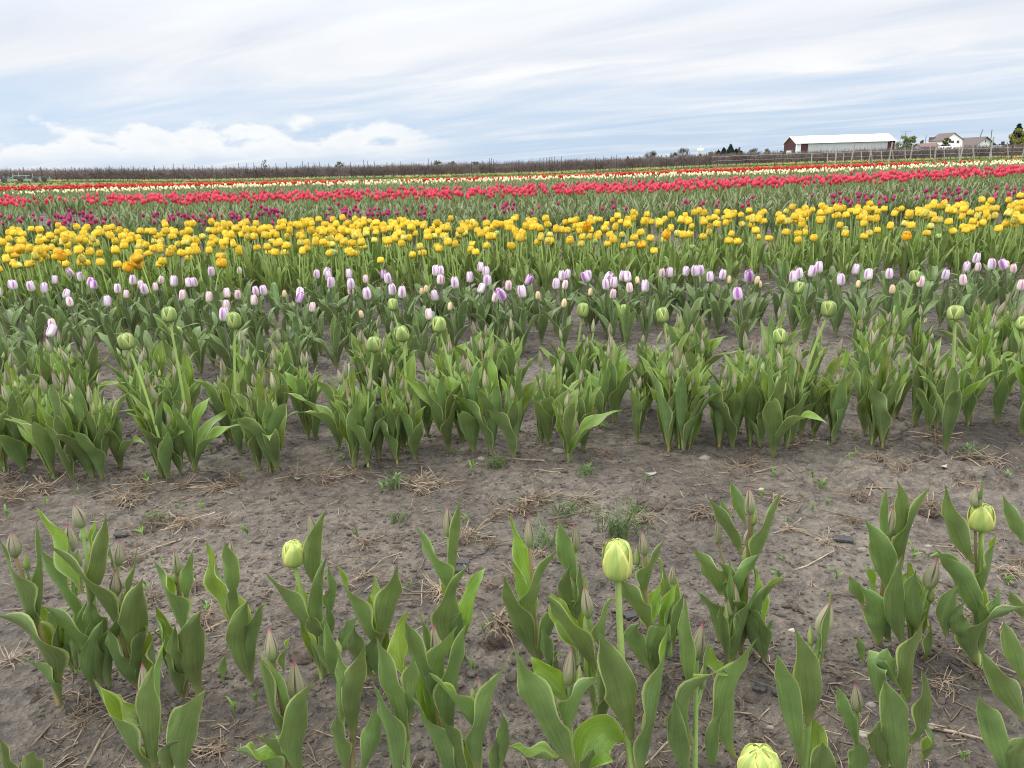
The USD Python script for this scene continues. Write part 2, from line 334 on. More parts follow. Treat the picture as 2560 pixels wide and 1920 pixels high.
def plain(name, c1, c2=None, scale=8.0, rough=0.7, spec=0.3, bump=0.0, detail=4.0, rand=0.15, stretch=(1, 1, 1)):
    c2 = c2 or tuple(0.75 * x for x in c1)
    n = {"g": ("geometry", {}), "oi": ("object_info", {}), "mp": ("mapping", {"scale": stretch}), "n": ("noise_texture", {"scale": scale, "detail": detail, "roughness": 0.6}), "r": ("rgb_ramp", {"ramp": [(0.3, c2), (0.7, c1)]}),
         "rr": ("map_range", {"from_min": 0.0, "from_max": 1.0, "to_min": 1 - rand, "to_max": 1 + rand}), "h": ("hsv", {}),
         "b": ("bump", {"strength": bump, "distance": 0.01}), "p": ("principled_bsdf", {"roughness": rough, "specular_ior_level": spec})}
    l = [("g.position", "mp.vector"), ("mp.vector", "n.vector"), ("n.fac", "r.fac"), ("r.color", "h.color"), ("oi.random", "rr.value"), ("rr.result", "h.value"), ("h.color", "p.base_color")]
    if bump:
        l += [("n.fac", "b.height"), ("b.normal", "p.normal")]
    return usdkit.material(stage, L(name), n, l, surface="p.BSDF")

M_leaf = leaf_mat("tulip_leaf", (0.118, 0.180, 0.056), (0.152, 0.238, 0.036), (0.36, 0.42, 0.15))
M_leaf2 = leaf_mat("tulip_leaf_second_row", (0.112, 0.170, 0.054), (0.140, 0.216, 0.036), (0.34, 0.40, 0.15))
M_leaf3 = leaf_mat("tulip_leaf_blue_green", (0.086, 0.128, 0.050), (0.098, 0.152, 0.040), (0.26, 0.32, 0.13))
M_leaf4 = leaf_mat("tulip_leaf_yellow_row", (0.112, 0.165, 0.046), (0.14, 0.210, 0.038), (0.28, 0.35, 0.12))
M_leaf5 = leaf_mat("tulip_leaf_far", (0.122, 0.155, 0.066), (0.148, 0.185, 0.072), (0.34, 0.37, 0.19))
M_stem = plain("tulip_stem", (0.20, 0.29, 0.09), (0.15, 0.22, 0.065), 30, 0.5)
M_stem_red = plain("tulip_stem_reddish", (0.22, 0.21, 0.085), (0.18, 0.12, 0.065), 25, 0.5)
M_stem_dark = plain("tulip_stem_dark", (0.12, 0.14, 0.085), (0.085, 0.075, 0.07), 25, 0.5)
M_stem_yellow = plain("tulip_stem_yellow_green", (0.27, 0.35, 0.10), (0.19, 0.27, 0.07), 25, 0.5)
M_bud = petal_mat("closed_bud_skin", (0.285, 0.262, 0.165), (0.075, 0.03, 0.045), (0.35, 0.33, 0.20), (0.235, 0.275, 0.125), mid_w=0.10, edge_w=0.3, mid_s=0.9, edge_s=0.4, trans=0.05, tip=(0.30, 0.03, 0.10), foot_h=0.6, vein=0.15)
M_bud_green = petal_mat("small_bud_skin", (0.28, 0.34, 0.12), (0.16, 0.21, 0.06), (0.34, 0.38, 0.15), (0.21, 0.29, 0.085), mid_w=0.05, edge_w=0.3, mid_s=0.6, edge_s=0.4, trans=0.05, tip=(0.33, 0.24, 0.12))
M_round = petal_mat("round_bud_petal", (0.47, 0.52, 0.145), (0.24, 0.34, 0.085), (0.74, 0.70, 0.22), (0.25, 0.35, 0.09), mid_w=0.24, edge_w=0.36, mid_s=0.7, edge_s=0.95, trans=0.15, foot_h=0.55)
M_round2 = petal_mat("round_bud_petal_greener", (0.33, 0.41, 0.12), (0.16, 0.25, 0.07), (0.62, 0.62, 0.22), (0.20, 0.29, 0.085), mid_w=0.26, edge_w=0.36, mid_s=0.8, edge_s=0.95, trans=0.12, foot_h=0.6)
M_lilac = petal_mat("lilac_petal", (0.76, 0.62, 0.73), (0.43, 0.16, 0.40), (0.87, 0.83, 0.84), (0.82, 0.80, 0.66), mid_w=0.16, edge_w=0.2, mid_s=0.85, edge_s=0.9, trans=0.3, foot_h=0.5)
M_lilac_deep = petal_mat("lilac_petal_deep", (0.62, 0.41, 0.62), (0.30, 0.07, 0.32), (0.80, 0.72, 0.80), (0.70, 0.62, 0.55), mid_w=0.25, edge_w=0.26, mid_s=0.85, edge_s=0.8, trans=0.25, foot_h=0.4)
M_lilac_pink = petal_mat("lilac_petal_pink", (0.80, 0.62, 0.64), (0.52, 0.13, 0.30), (0.86, 0.80, 0.74), (0.82, 0.79, 0.58), mid_w=0.13, edge_w=0.2, mid_s=0.8, edge_s=0.9, trans=0.3, foot_h=0.5)
M_peach = petal_mat("peach_bud_petal", (0.76, 0.60, 0.36), (0.62, 0.26, 0.20), (0.80, 0.70, 0.45), (0.55, 0.56, 0.24), mid_w=0.16, edge_w=0.3, mid_s=0.6, edge_s=0.6, trans=0.2, foot_h=0.55)
M_yellow = petal_mat("yellow_petal", (0.84, 0.60, 0.045), (0.84, 0.58, 0.05), (0.87, 0.70, 0.12), (0.72, 0.58, 0.09), mid_w=0.12, edge_w=0.36, mid_s=0.5, edge_s=0.6, trans=0.3, foot_h=0.35, var=0.12)
M_yellow_green = petal_mat("yellow_petal_greenish", (0.74, 0.60, 0.10), (0.36, 0.42, 0.10), (0.80, 0.66, 0.14), (0.42, 0.46, 0.11), mid_w=0.16, edge_w=0.32, mid_s=0.7, edge_s=0.7, trans=0.25, foot_h=0.55, var=0.12)
M_orange = petal_mat("orange_yellow_petal", (0.82, 0.47, 0.02), (0.80, 0.52, 0.03), (0.72, 0.24, 0.012), (0.78, 0.50, 0.03), mid_w=0.2, edge_w=0.38, mid_s=0.4, edge_s=0.75, trans=0.3, var=0.1)
M_magenta = petal_mat("magenta_petal", (0.40, 0.030, 0.125), (0.34, 0.025, 0.10), (0.52, 0.07, 0.20), (0.40, 0.07, 0.13), mid_w=0.2, trans=0.25, var=0.25)
M_coral = petal_mat("coral_red_petal", (0.66, 0.065, 0.115), (0.60, 0.04, 0.08), (0.76, 0.14, 0.20), (0.68, 0.15, 0.16), mid_w=0.2, trans=0.3, var=0.2)
M_cream = petal_mat("cream_petal", (0.84, 0.80, 0.56), (0.82, 0.76, 0.42), (0.88, 0.85, 0.70), (0.62, 0.64, 0.28), mid_w=0.2, trans=0.3, var=0.12)
M_scarlet = petal_mat("scarlet_petal", (0.62, 0.022, 0.022), (0.55, 0.02, 0.02), (0.70, 0.05, 0.03), (0.60, 0.05, 0.04), mid_w=0.2, trans=0.3, var=0.2)
M_core = plain("bud_core", (0.42, 0.44, 0.12), (0.34, 0.36, 0.1), 40)

# soil; further off rough grass takes over
soil_n = {
    "g": ("geometry", {}), "s": ("separate_xyz", {}),
    "n1": ("noise_texture", {"scale": 1.6, "detail": 6.0, "roughness": 0.6}), "n2": ("noise_texture", {"scale": 34.0, "detail": 5.0, "roughness": 0.65}), "n3": ("noise_texture", {"scale": 170.0, "detail": 3.0, "roughness": 0.6}),
    "c1": ("rgb_ramp", {"ramp": [(0.34, (0.088, 0.074, 0.060)), (0.5, (0.150, 0.127, 0.102)), (0.66, (0.225, 0.193, 0.156))]}),
    "c2": ("rgb_ramp", {"ramp": [(0.32, (0.42, 0.42, 0.43)), (0.5, (0.96, 0.96, 0.96)), (0.68, (1.36, 1.34, 1.30))]}),
    "v": ("voronoi_texture", {"scale": 95.0, "randomness": 1.0}), "vr": ("map_range", {"from_min": 0.0, "from_max": 0.5, "to_min": 1.12, "to_max": 0.78, "clamp": True}),
    "m": ("mix_color", {"blend_type": "multiply", "fac": 1.0, "use_clamp": False}), "m2": ("mix_color", {"blend_type": "multiply", "fac": 1.0, "use_clamp": False}), "vc": ("combine_color", {}),
    "fl": ("map_range", {"range_type": "smoothstep", "from_min": 0.70, "from_max": 0.76, "to_min": 0.0, "to_max": 0.8, "clamp": True}), "fm": ("mix_color", {"b": (0.34, 0.28, 0.20)}),
    "wn": ("noise_texture", {"scale": 5.0, "detail": 4.0}), "wm": ("mix_vector", {"fac": 0.22}), "cv": ("voronoi_texture", {"feature": "distance_to_edge", "scale": 4.2}), "cm": ("noise_texture", {"scale": 1.1, "detail": 2.0}),
    "cr": ("map_range", {"range_type": "smoothstep", "from_min": 0.004, "from_max": 0.016, "to_min": 1.0, "to_max": 0.0, "clamp": True}), "ck": ("map_range", {"range_type": "smoothstep", "from_min": 0.5, "from_max": 0.58, "to_min": 0.0, "to_max": 0.8, "clamp": True}),
    "cx": ("math", {"math_type": "multiply"}), "cmix": ("mix_color", {"b": (0.03, 0.025, 0.022)}), "b4": ("bump", {"strength": 0.7, "distance": 0.012, "invert": True}),
    # grass beyond the flower beds
    "gn": ("noise_texture", {"scale": 0.7, "detail": 6.0, "roughness": 0.7}), "gc": ("rgb_ramp", {"ramp": [(0.3, (0.085, 0.085, 0.035)), (0.5, (0.12, 0.14, 0.04)), (0.66, (0.22, 0.21, 0.045))]}),
    "gm": ("map_range", {"range_type": "smoothstep", "from_min": 43.0, "from_max": 52.0, "to_min": 0.0, "to_max": 1.0, "clamp": True}), "gx": ("mix_color", {}),
    "b1": ("bump", {"strength": 0.8, "distance": 0.02}), "b2": ("bump", {"strength": 0.7, "distance": 0.006}), "b3": ("bump", {"strength": 0.55, "distance": 0.008, "invert": True}),
    "p": ("principled_bsdf", {"roughness": 0.85, "specular_ior_level": 0.28}),
}
soil_l = [("g.position", "s.vector"), ("g.position", "n1.vector"), ("g.position", "n2.vector"), ("g.position", "n3.vector"), ("g.position", "v.vector"), ("n1.fac", "c1.fac"), ("n2.fac", "c2.fac"),
          ("c1.color", "m.a"), ("c2.color", "m.b"), ("v.distance", "vr.value"), ("vr.result", "vc.r"), ("vr.result", "vc.g"), ("vr.result", "vc.b"), ("m.result", "m2.a"), ("vc.color", "m2.b"),
          ("n3.fac", "fl.value"), ("m2.result", "fm.a"), ("fl.result", "fm.fac"), ("g.position", "wn.vector"), ("g.position", "wm.a"), ("wn.color", "wm.b"), ("wm.result", "cv.vector"), ("g.position", "cm.vector"), ("cv.distance", "cr.value"), ("cm.fac", "ck.value"), ("cr.result", "cx.value1"), ("ck.result", "cx.value2"), ("cx.value", "cmix.fac"), ("fm.result", "cmix.a"), ("cx.value", "b4.height"), ("b3.normal", "b4.normal"), ("g.position", "gn.vector"), ("gn.fac", "gc.fac"), ("s.y", "gm.value"), ("gm.result", "gx.fac"), ("cmix.result", "gx.a"), ("gc.color", "gx.b"),
          ("gx.result", "p.base_color"), ("n2.fac", "b1.height"), ("n3.fac", "b2.height"), ("b1.normal", "b2.normal"), ("v.distance", "b3.height"), ("b2.normal", "b3.normal"), ("b4.normal", "p.normal")]
M_soil = usdkit.material(stage, L("soil"), soil_n, soil_l, surface="p.BSDF")
M_straw = plain("dry_straw", (0.36, 0.285, 0.20), (0.15, 0.115, 0.08), 60, 0.8, 0.2, rand=0.35)
M_root = plain("dry_root", (0.25, 0.19, 0.125), (0.11, 0.08, 0.055), 60, 0.85, 0.2, rand=0.3)
M_lump = plain("dark_soil_lump", (0.13, 0.105, 0.085), (0.06, 0.048, 0.04), 90, 0.95, 0.1, bump=0.6)
M_stone = plain("grey_stone", (0.27, 0.24, 0.205), (0.15, 0.135, 0.115), 120, 0.8, 0.3, bump=0.2, rand=0.35)
M_chip = plain("pale_chip", (0.40, 0.355, 0.30), (0.28, 0.25, 0.21), 90, 0.7)
M_charcoal = plain("dark_wood", (0.075, 0.07, 0.068), (0.035, 0.033, 0.032), 120, 0.7, 0.3, bump=0.4)
M_weed = plain("seedling_green", (0.17, 0.27, 0.06), (0.10, 0.18, 0.045), 90, 0.5, rand=0.25)
M_grass = plain("grass_blade", (0.125, 0.185, 0.06), (0.075, 0.125, 0.045), 60, 0.5, rand=0.2)

# ------------------------------------------------------------------ the ground
rows = np.concatenate([np.linspace(-25, 0.3, 40, endpoint=False), 0.3 * (4000 / 0.3) ** np.linspace(0, 1, 760) ** 1.0])
rows[40:] = np.concatenate([np.geomspace(0.3, 5, 430, endpoint=False), np.geomspace(5, 60, 190, endpoint=False), np.geomspace(60, 5000, 140)])
uu = np.linspace(-1, 1, 620); uu = np.sign(uu) * (0.72 * np.abs(uu) + 0.78 * np.abs(uu) ** 3)
X = (1.0 * np.maximum(np.abs(rows), 0.8) + 0.5)[:, None] * uu[None]
Y = np.repeat(rows[:, None], len(uu), 1)
Zg = ground(X, Y) + np.where(np.abs(Y) < 24, clods(X, Y), 0)
gv = np.stack([X, Y, Zg], -1).reshape(-1, 3)
gp = single("ground", "grey-brown bare soil of the tulip field with clods and fine cracks", "ground", (gv, grid_faces(*X.shape)), M_soil, kind="structure", smooth=True)

# ------------------------------------------------------------------ leaves, buds and flowers
_W = PchipInterpolator([0, 0.12, 0.38, 0.6, 0.78, 0.91, 1], [0.34, 0.58, 1.0, 0.84, 0.47, 0.16, 0.01])
_A = PchipInterpolator([0, 0.2, 0.45, 0.75, 1], [2.1, 1.6, 1.15, 0.95, 1.1])
def leaf(ctrl, width, inner, wave=0.12, freq=2.2, twist=0.0, cup=1.0, seed=0, ns=15, nu=7):
    """A tulip leaf along a curve. inner: the way its inner face looks. width: metres across at the widest."""
    t = np.linspace(0, 1, ns) ** 0.95
    C = bez(ctrl, t)
    T = np.gradient(C, axis=0); T /= np.linalg.norm(T, axis=1, keepdims=True)
    N0 = np.asarray(inner, float) - T * (T @ np.asarray(inner, float))[:, None]
    N0 /= np.linalg.norm(N0, axis=1, keepdims=True) + 1e-9
    S0 = np.cross(T, N0)
    a = twist * t ** 1.3
    N = N0 * np.cos(a)[:, None] + S0 * np.sin(a)[:, None]
    S = np.cross(T, N)
    rng = np.random.default_rng(seed)
    ph = rng.uniform(0, 2 * np.pi, 2); fq = freq * rng.uniform(0.8, 1.25, 2)
    u = np.linspace(-1, 1, nu)
    al = np.clip(_A(t) * cup, 0.05, 2.6)[:, None]
    hw = (width / 2 * _W(t))[:, None]
    R = hw / al
    x, n = R * np.sin(al * u), R * (1 - np.cos(al * u)) - R * (1 - np.cos(al)) * 0.25
    env = np.sin(np.pi * np.clip(t * 1.02, 0, 1))[:, None] ** 0.8
    wv = np.where(u[None] < 0, np.sin(2 * np.pi * fq[0] * t + ph[0])[:, None], np.sin(2 * np.pi * fq[1] * t + ph[1])[:, None])
    n = n + wave * width * env * wv * np.abs(u)[None] ** 2.2
    v = C[:, None] + S[:, None] * x[..., None] + N[:, None] * n[..., None]
    uv = np.stack([np.tile((u + 1) / 2, ns), np.repeat(t, nu)], 1)
    return v.reshape(-1, 3), grid_faces(ns, nu)[:, ::-1], uv
def stem(ctrl, r0, r1, n=7, k=9):
    return tube(bez(ctrl, np.linspace(0, 1, k)), np.linspace(r0, r1, k), n)
def place(mesh, base, axis, roll=0.0):
    """Stand a mesh built along +z on base, leaning along axis."""
    z = np.asarray(axis, float); z = z / np.linalg.norm(z)
    x = np.cross([0, 1.0, 0], z); x /= np.linalg.norm(x); y = np.cross(z, x)
    c, s = math.cos(roll), math.sin(roll)
    R = np.stack([x * c + y * s, -x * s + y * c, z], 1)
    return mesh[0] @ R.T + np.asarray(base, float), mesh[1], mesh[2]
_BR = PchipInterpolator([0, 0.06, 0.22, 0.36, 0.6, 0.8, 0.93, 1], [0.42, 0.68, 0.95, 1.0, 0.76, 0.42, 0.19, 0.06])
def closed_bud(h, w, seed=0, nv=13, na=18):
    """A pointed bud of three sepals-like petals; its seams are the dark lines."""
    rng = np.random.default_rng(seed)
    t = np.linspace(0, 1, nv); a = np.linspace(0, 2 * np.pi, na + 1)
    s = (a / (2 * np.pi) * 3 + 0.5) % 1.0 - 0.5                   # -0.5..0.5 across each petal, 0 on the seam
    groove = 1 - 0.13 * np.exp(-(s / 0.09) ** 2) + 0.05 * np.cos(6 * np.pi * (a / (2 * np.pi)))
    r = (w / 2 * _BR(t))[:, None] * (1 + (groove - 1)[None] * np.sin(np.pi * t ** 0.8)[:, None])
    bend = 0.05 * h * (t ** 2)[:, None] * rng.normal(0, 1, 2)[None]
    v = np.stack([r * np.cos(a) + bend[:, :1], r * np.sin(a) + bend[:, 1:], np.repeat(t[:, None] * h, na + 1, 1)], -1)
    uv = np.stack([np.tile(s + 0.5, nv), np.repeat(t, na + 1)], 1)
    return v.reshape(-1, 3), grid_faces(nv, na + 1)[:, ::1], uv
_PS = PchipInterpolator([0, 0.15, 0.4, 0.7, 0.88, 1], [0.55, 0.82, 1.0, 0.93, 0.6, 0.05])
def petal(az, half, R, Z, scale=1.0, out=0.0, curl=0.0, ruffle=0.0, seed=0, tip=0.0, nv=8, nu=7, blunt=False, taper=False):
    """One petal of a cup: R(v), Z(v) the cup's radius and height; half: half its angle."""
    rng = np.random.default_rng(seed)
    v = np.linspace(0, 1, nv); u = np.linspace(-1, 1, nu)
    ang = az + half * (np.interp(v, [0, .15, .4, .7, 1], [.55, .85, 1, 1, .95]) if blunt else np.interp(v, [0, .15, .38, .62, .82, .94, 1], [.62, .95, 1, .74, .46, .26, .04]) if taper else _PS(v))[:, None] * u[None]
    r = (R(v) * scale)[:, None] * (1 + out) + curl * (v[:, None] ** 2) * np.abs(u[None]) ** 2 * R(0.5)
    ph = rng.uniform(0, 6.28, 3)
    r = r + ruffle * R(0.5) * v[:, None] ** 1.2 * np.sin(3.2 * u[None] + 4.0 * v[:, None] + ph[0])
    z = (Z(v) * (0.94 + 0.06 * scale))[:, None] + ruffle * 0.6 * R(0.5) * v[:, None] ** 2 * np.sin(4.1 * u[None] + ph[1]) + tip * v[:, None] ** 4 * (1 - np.abs(u[None]) ** 1.5)
    p = np.stack([r * np.cos(ang), r * np.sin(ang), z + 0 * ang], -1)
    uv = np.stack([np.tile((u + 1) / 2, nv), np.repeat(v, nu)], 1)
    return p.reshape(-1, 3), grid_faces(nv, nu), uv
def cup(rs, zs):
    t = np.linspace(0, 1, len(rs))
    return PchipInterpolator(t, rs), PchipInterpolator(t, zs)
def round_bud(w, h, seed=0):
    """Petals of a round double bud: a list, and its core."""
    rng = np.random.default_rng(seed)
    R, Z = cup(np.array([0.22, 0.72, 0.97, 1.0, 0.88, 0.62, 0.12]) * w / 2, np.array([0, 0.07, 0.25, 0.5, 0.76, 0.92, 1.0]) * h)
    out, a0 = [], rng.uniform(0, 6.28)
    for k in range(3):
        out.append(petal(a0 + k * 2.094 + rng.normal(0, .08), math.radians(66), R, Z, 1.03, rng.uniform(0.0, 0.04), rng.uniform(0.05, 0.13), 0.035, seed * 31 + k, tip=0.06 * h * rng.uniform(-.6, 1), nv=12, nu=9, taper=True))
    for k in range(3):
        out.append(petal(a0 + 1.05 + k * 2.094 + rng.normal(0, .08), math.radians(62), R, Z, 0.965, 0, rng.uniform(.02, .08), 0.03, seed * 37 + k, tip=0.04 * h * rng.uniform(-.5, 1), nv=12, nu=9))
    R2_, Z2_ = cup(np.array([0.22, 0.72, 0.97, 1.0, 0.86, 0.5, 0.02]) * w / 2, np.array([0, 0.07, 0.25, 0.5, 0.78, 0.95, 1.0]) * h)
    for k in range(4):
        out.append(petal(a0 + 0.4 + k * 1.57, math.radians(50), R2_, Z2_, 0.90 - .01 * k, 0, 0.0, 0.0, seed * 41 + k, blunt=True))
    core = trimesh.creation.icosphere(2, 1.0); core.apply_scale((0.42 * w, 0.42 * w, 0.455 * h)); core.apply_translation((0, 0, 0.5 * h))
    return out, (np.array(core.vertices), np.array(core.faces), np.zeros((len(core.vertices), 2)))
def cup_flower(w, h, seed, opened=0.0, n=6):
    rng = np.random.default_rng(seed)
    R, Z = cup(np.array([0.25, 0.78, 0.98, 1.0, 0.9 + opened * .2, 0.72 + opened * .5, 0.42 + opened * .8]) * w / 2, np.array([0, 0.08, 0.26, 0.5, 0.74, 0.9, 1.0]) * h)
    a0 = rng.uniform(0, 6.28); out = []
    for k in range(3):
        out.append(petal(a0 + k * 2.094, math.radians(62), R, Z, 1.04, rng.uniform(0, .06), 0.05, 0.03, seed * 13 + k, tip=0.1 * h * rng.uniform(0, 1)))
    for k in range(3):
        out.append(petal(a0 + 1.05 + k * 2.094, math.radians(55), R, Z, 0.95, rng.uniform(-.02, .03), 0.05, 0.03, seed * 17 + k, tip=0.08 * h * rng.uniform(0, 1)))
    return out
def double_flower(w, h, seed, ruffle=0.06, n=(6, 6, 5, 3)):
    rng = np.random.default_rng(seed)
    out = []
    for j, (k, s) in enumerate(zip(n, (1.0, 0.88, 0.68, 0.42))):
        R, Z = cup(np.array([0.22, 0.8, 1.0, 1.0, 0.92, 0.8, 0.62]) * w / 2, np.array([0, 0.03, 0.22, 0.47, 0.72, 0.9, 0.97 + 0.05 * j]) * h)
        a0 = rng.uniform(0, 6.28)
        for i in range(k):
            out.append(petal(a0 + i * 6.283 / k + rng.normal(0, .1), math.radians(200 / k + 12), R, Z, s * rng.uniform(0.92, 1.07), rng.uniform(-.03, .05), 0.06, ruffle, seed * 50 + j * 9 + i, tip=0.12 * h * rng.uniform(-1, 1), nv=7, nu=6))
    return out
def lowfi_cup(w, h, seed, na=8, nv=5):
    """A far-off flower: one closed cup with three blunt points."""
    t = np.linspace(0, 1, nv); a = np.linspace(0, 2 * np.pi, na + 1)
    r = np.interp(t, [0, .15, .4, .75, 1], [0.3, 0.8, 1.0, 0.85, 0.35])[:, None] * w / 2 * (1 + 0.10 * np.cos(3 * a + seed))[None]
    v = np.stack([r * np.cos(a), r * np.sin(a), np.repeat(t[:, None] * h, na + 1, 1) + 0.12 * h * (t ** 4)[:, None] * np.cos(3 * a + seed)[None]], -1)
    uv = np.stack([np.tile((a / (2 * np.pi) * 3) % 1.0, nv), np.repeat(t, na + 1)], 1)
    return v.reshape(-1, 3), grid_faces(nv, na + 1), uv
def random_leaf(az, length, width, lean, z0, seed, wave=0.12, droop=0.3, ns=13, nu=6, r0=0.004, twist=0.0):
    """A leaf that leaves the stem at height z0 towards az; lean: how far out its tip stands, as a share of its length."""
    d = np.array([math.cos(az), math.sin(az), 0])
    up = math.sqrt(max(0.05, 1 - lean * lean))
    P0 = d * r0 + [0, 0, z0]
    P3 = d * (length * lean) + [0, 0, z0 + length * up * 0.97]
    P1 = P0 + d * length * 0.06 + [0, 0, length * 0.36]
    P2 = P0 + d * length * lean * (0.45 + 0.2 * droop) + [0, 0, length * up * (0.72 + 0.5 * droop)]
    return leaf([P0, P1, P2, P3], width, -d + [0, 0, 0.25], wave, 2.0, twist, 1.0, seed, ns, nu)

# ------------------------------------------------------------------ front row: every plant from its own place in the picture
CROP = {"A": (0, 1200, 2.3047), "B": (850, 1200, 2.3047), "C": (1700, 1200, 2.3047), "D": (0, 640, 2.572), "E": (850, 640, 2.572), "F": (1700, 640, 2.572),
        "G": (1000, 1060, 3.456), "H": (0, 1040, 3.456)}
def px(c, x, y):
    x0, y0, s = CROP[c]
    return x0 + x / s, y0 + y / s
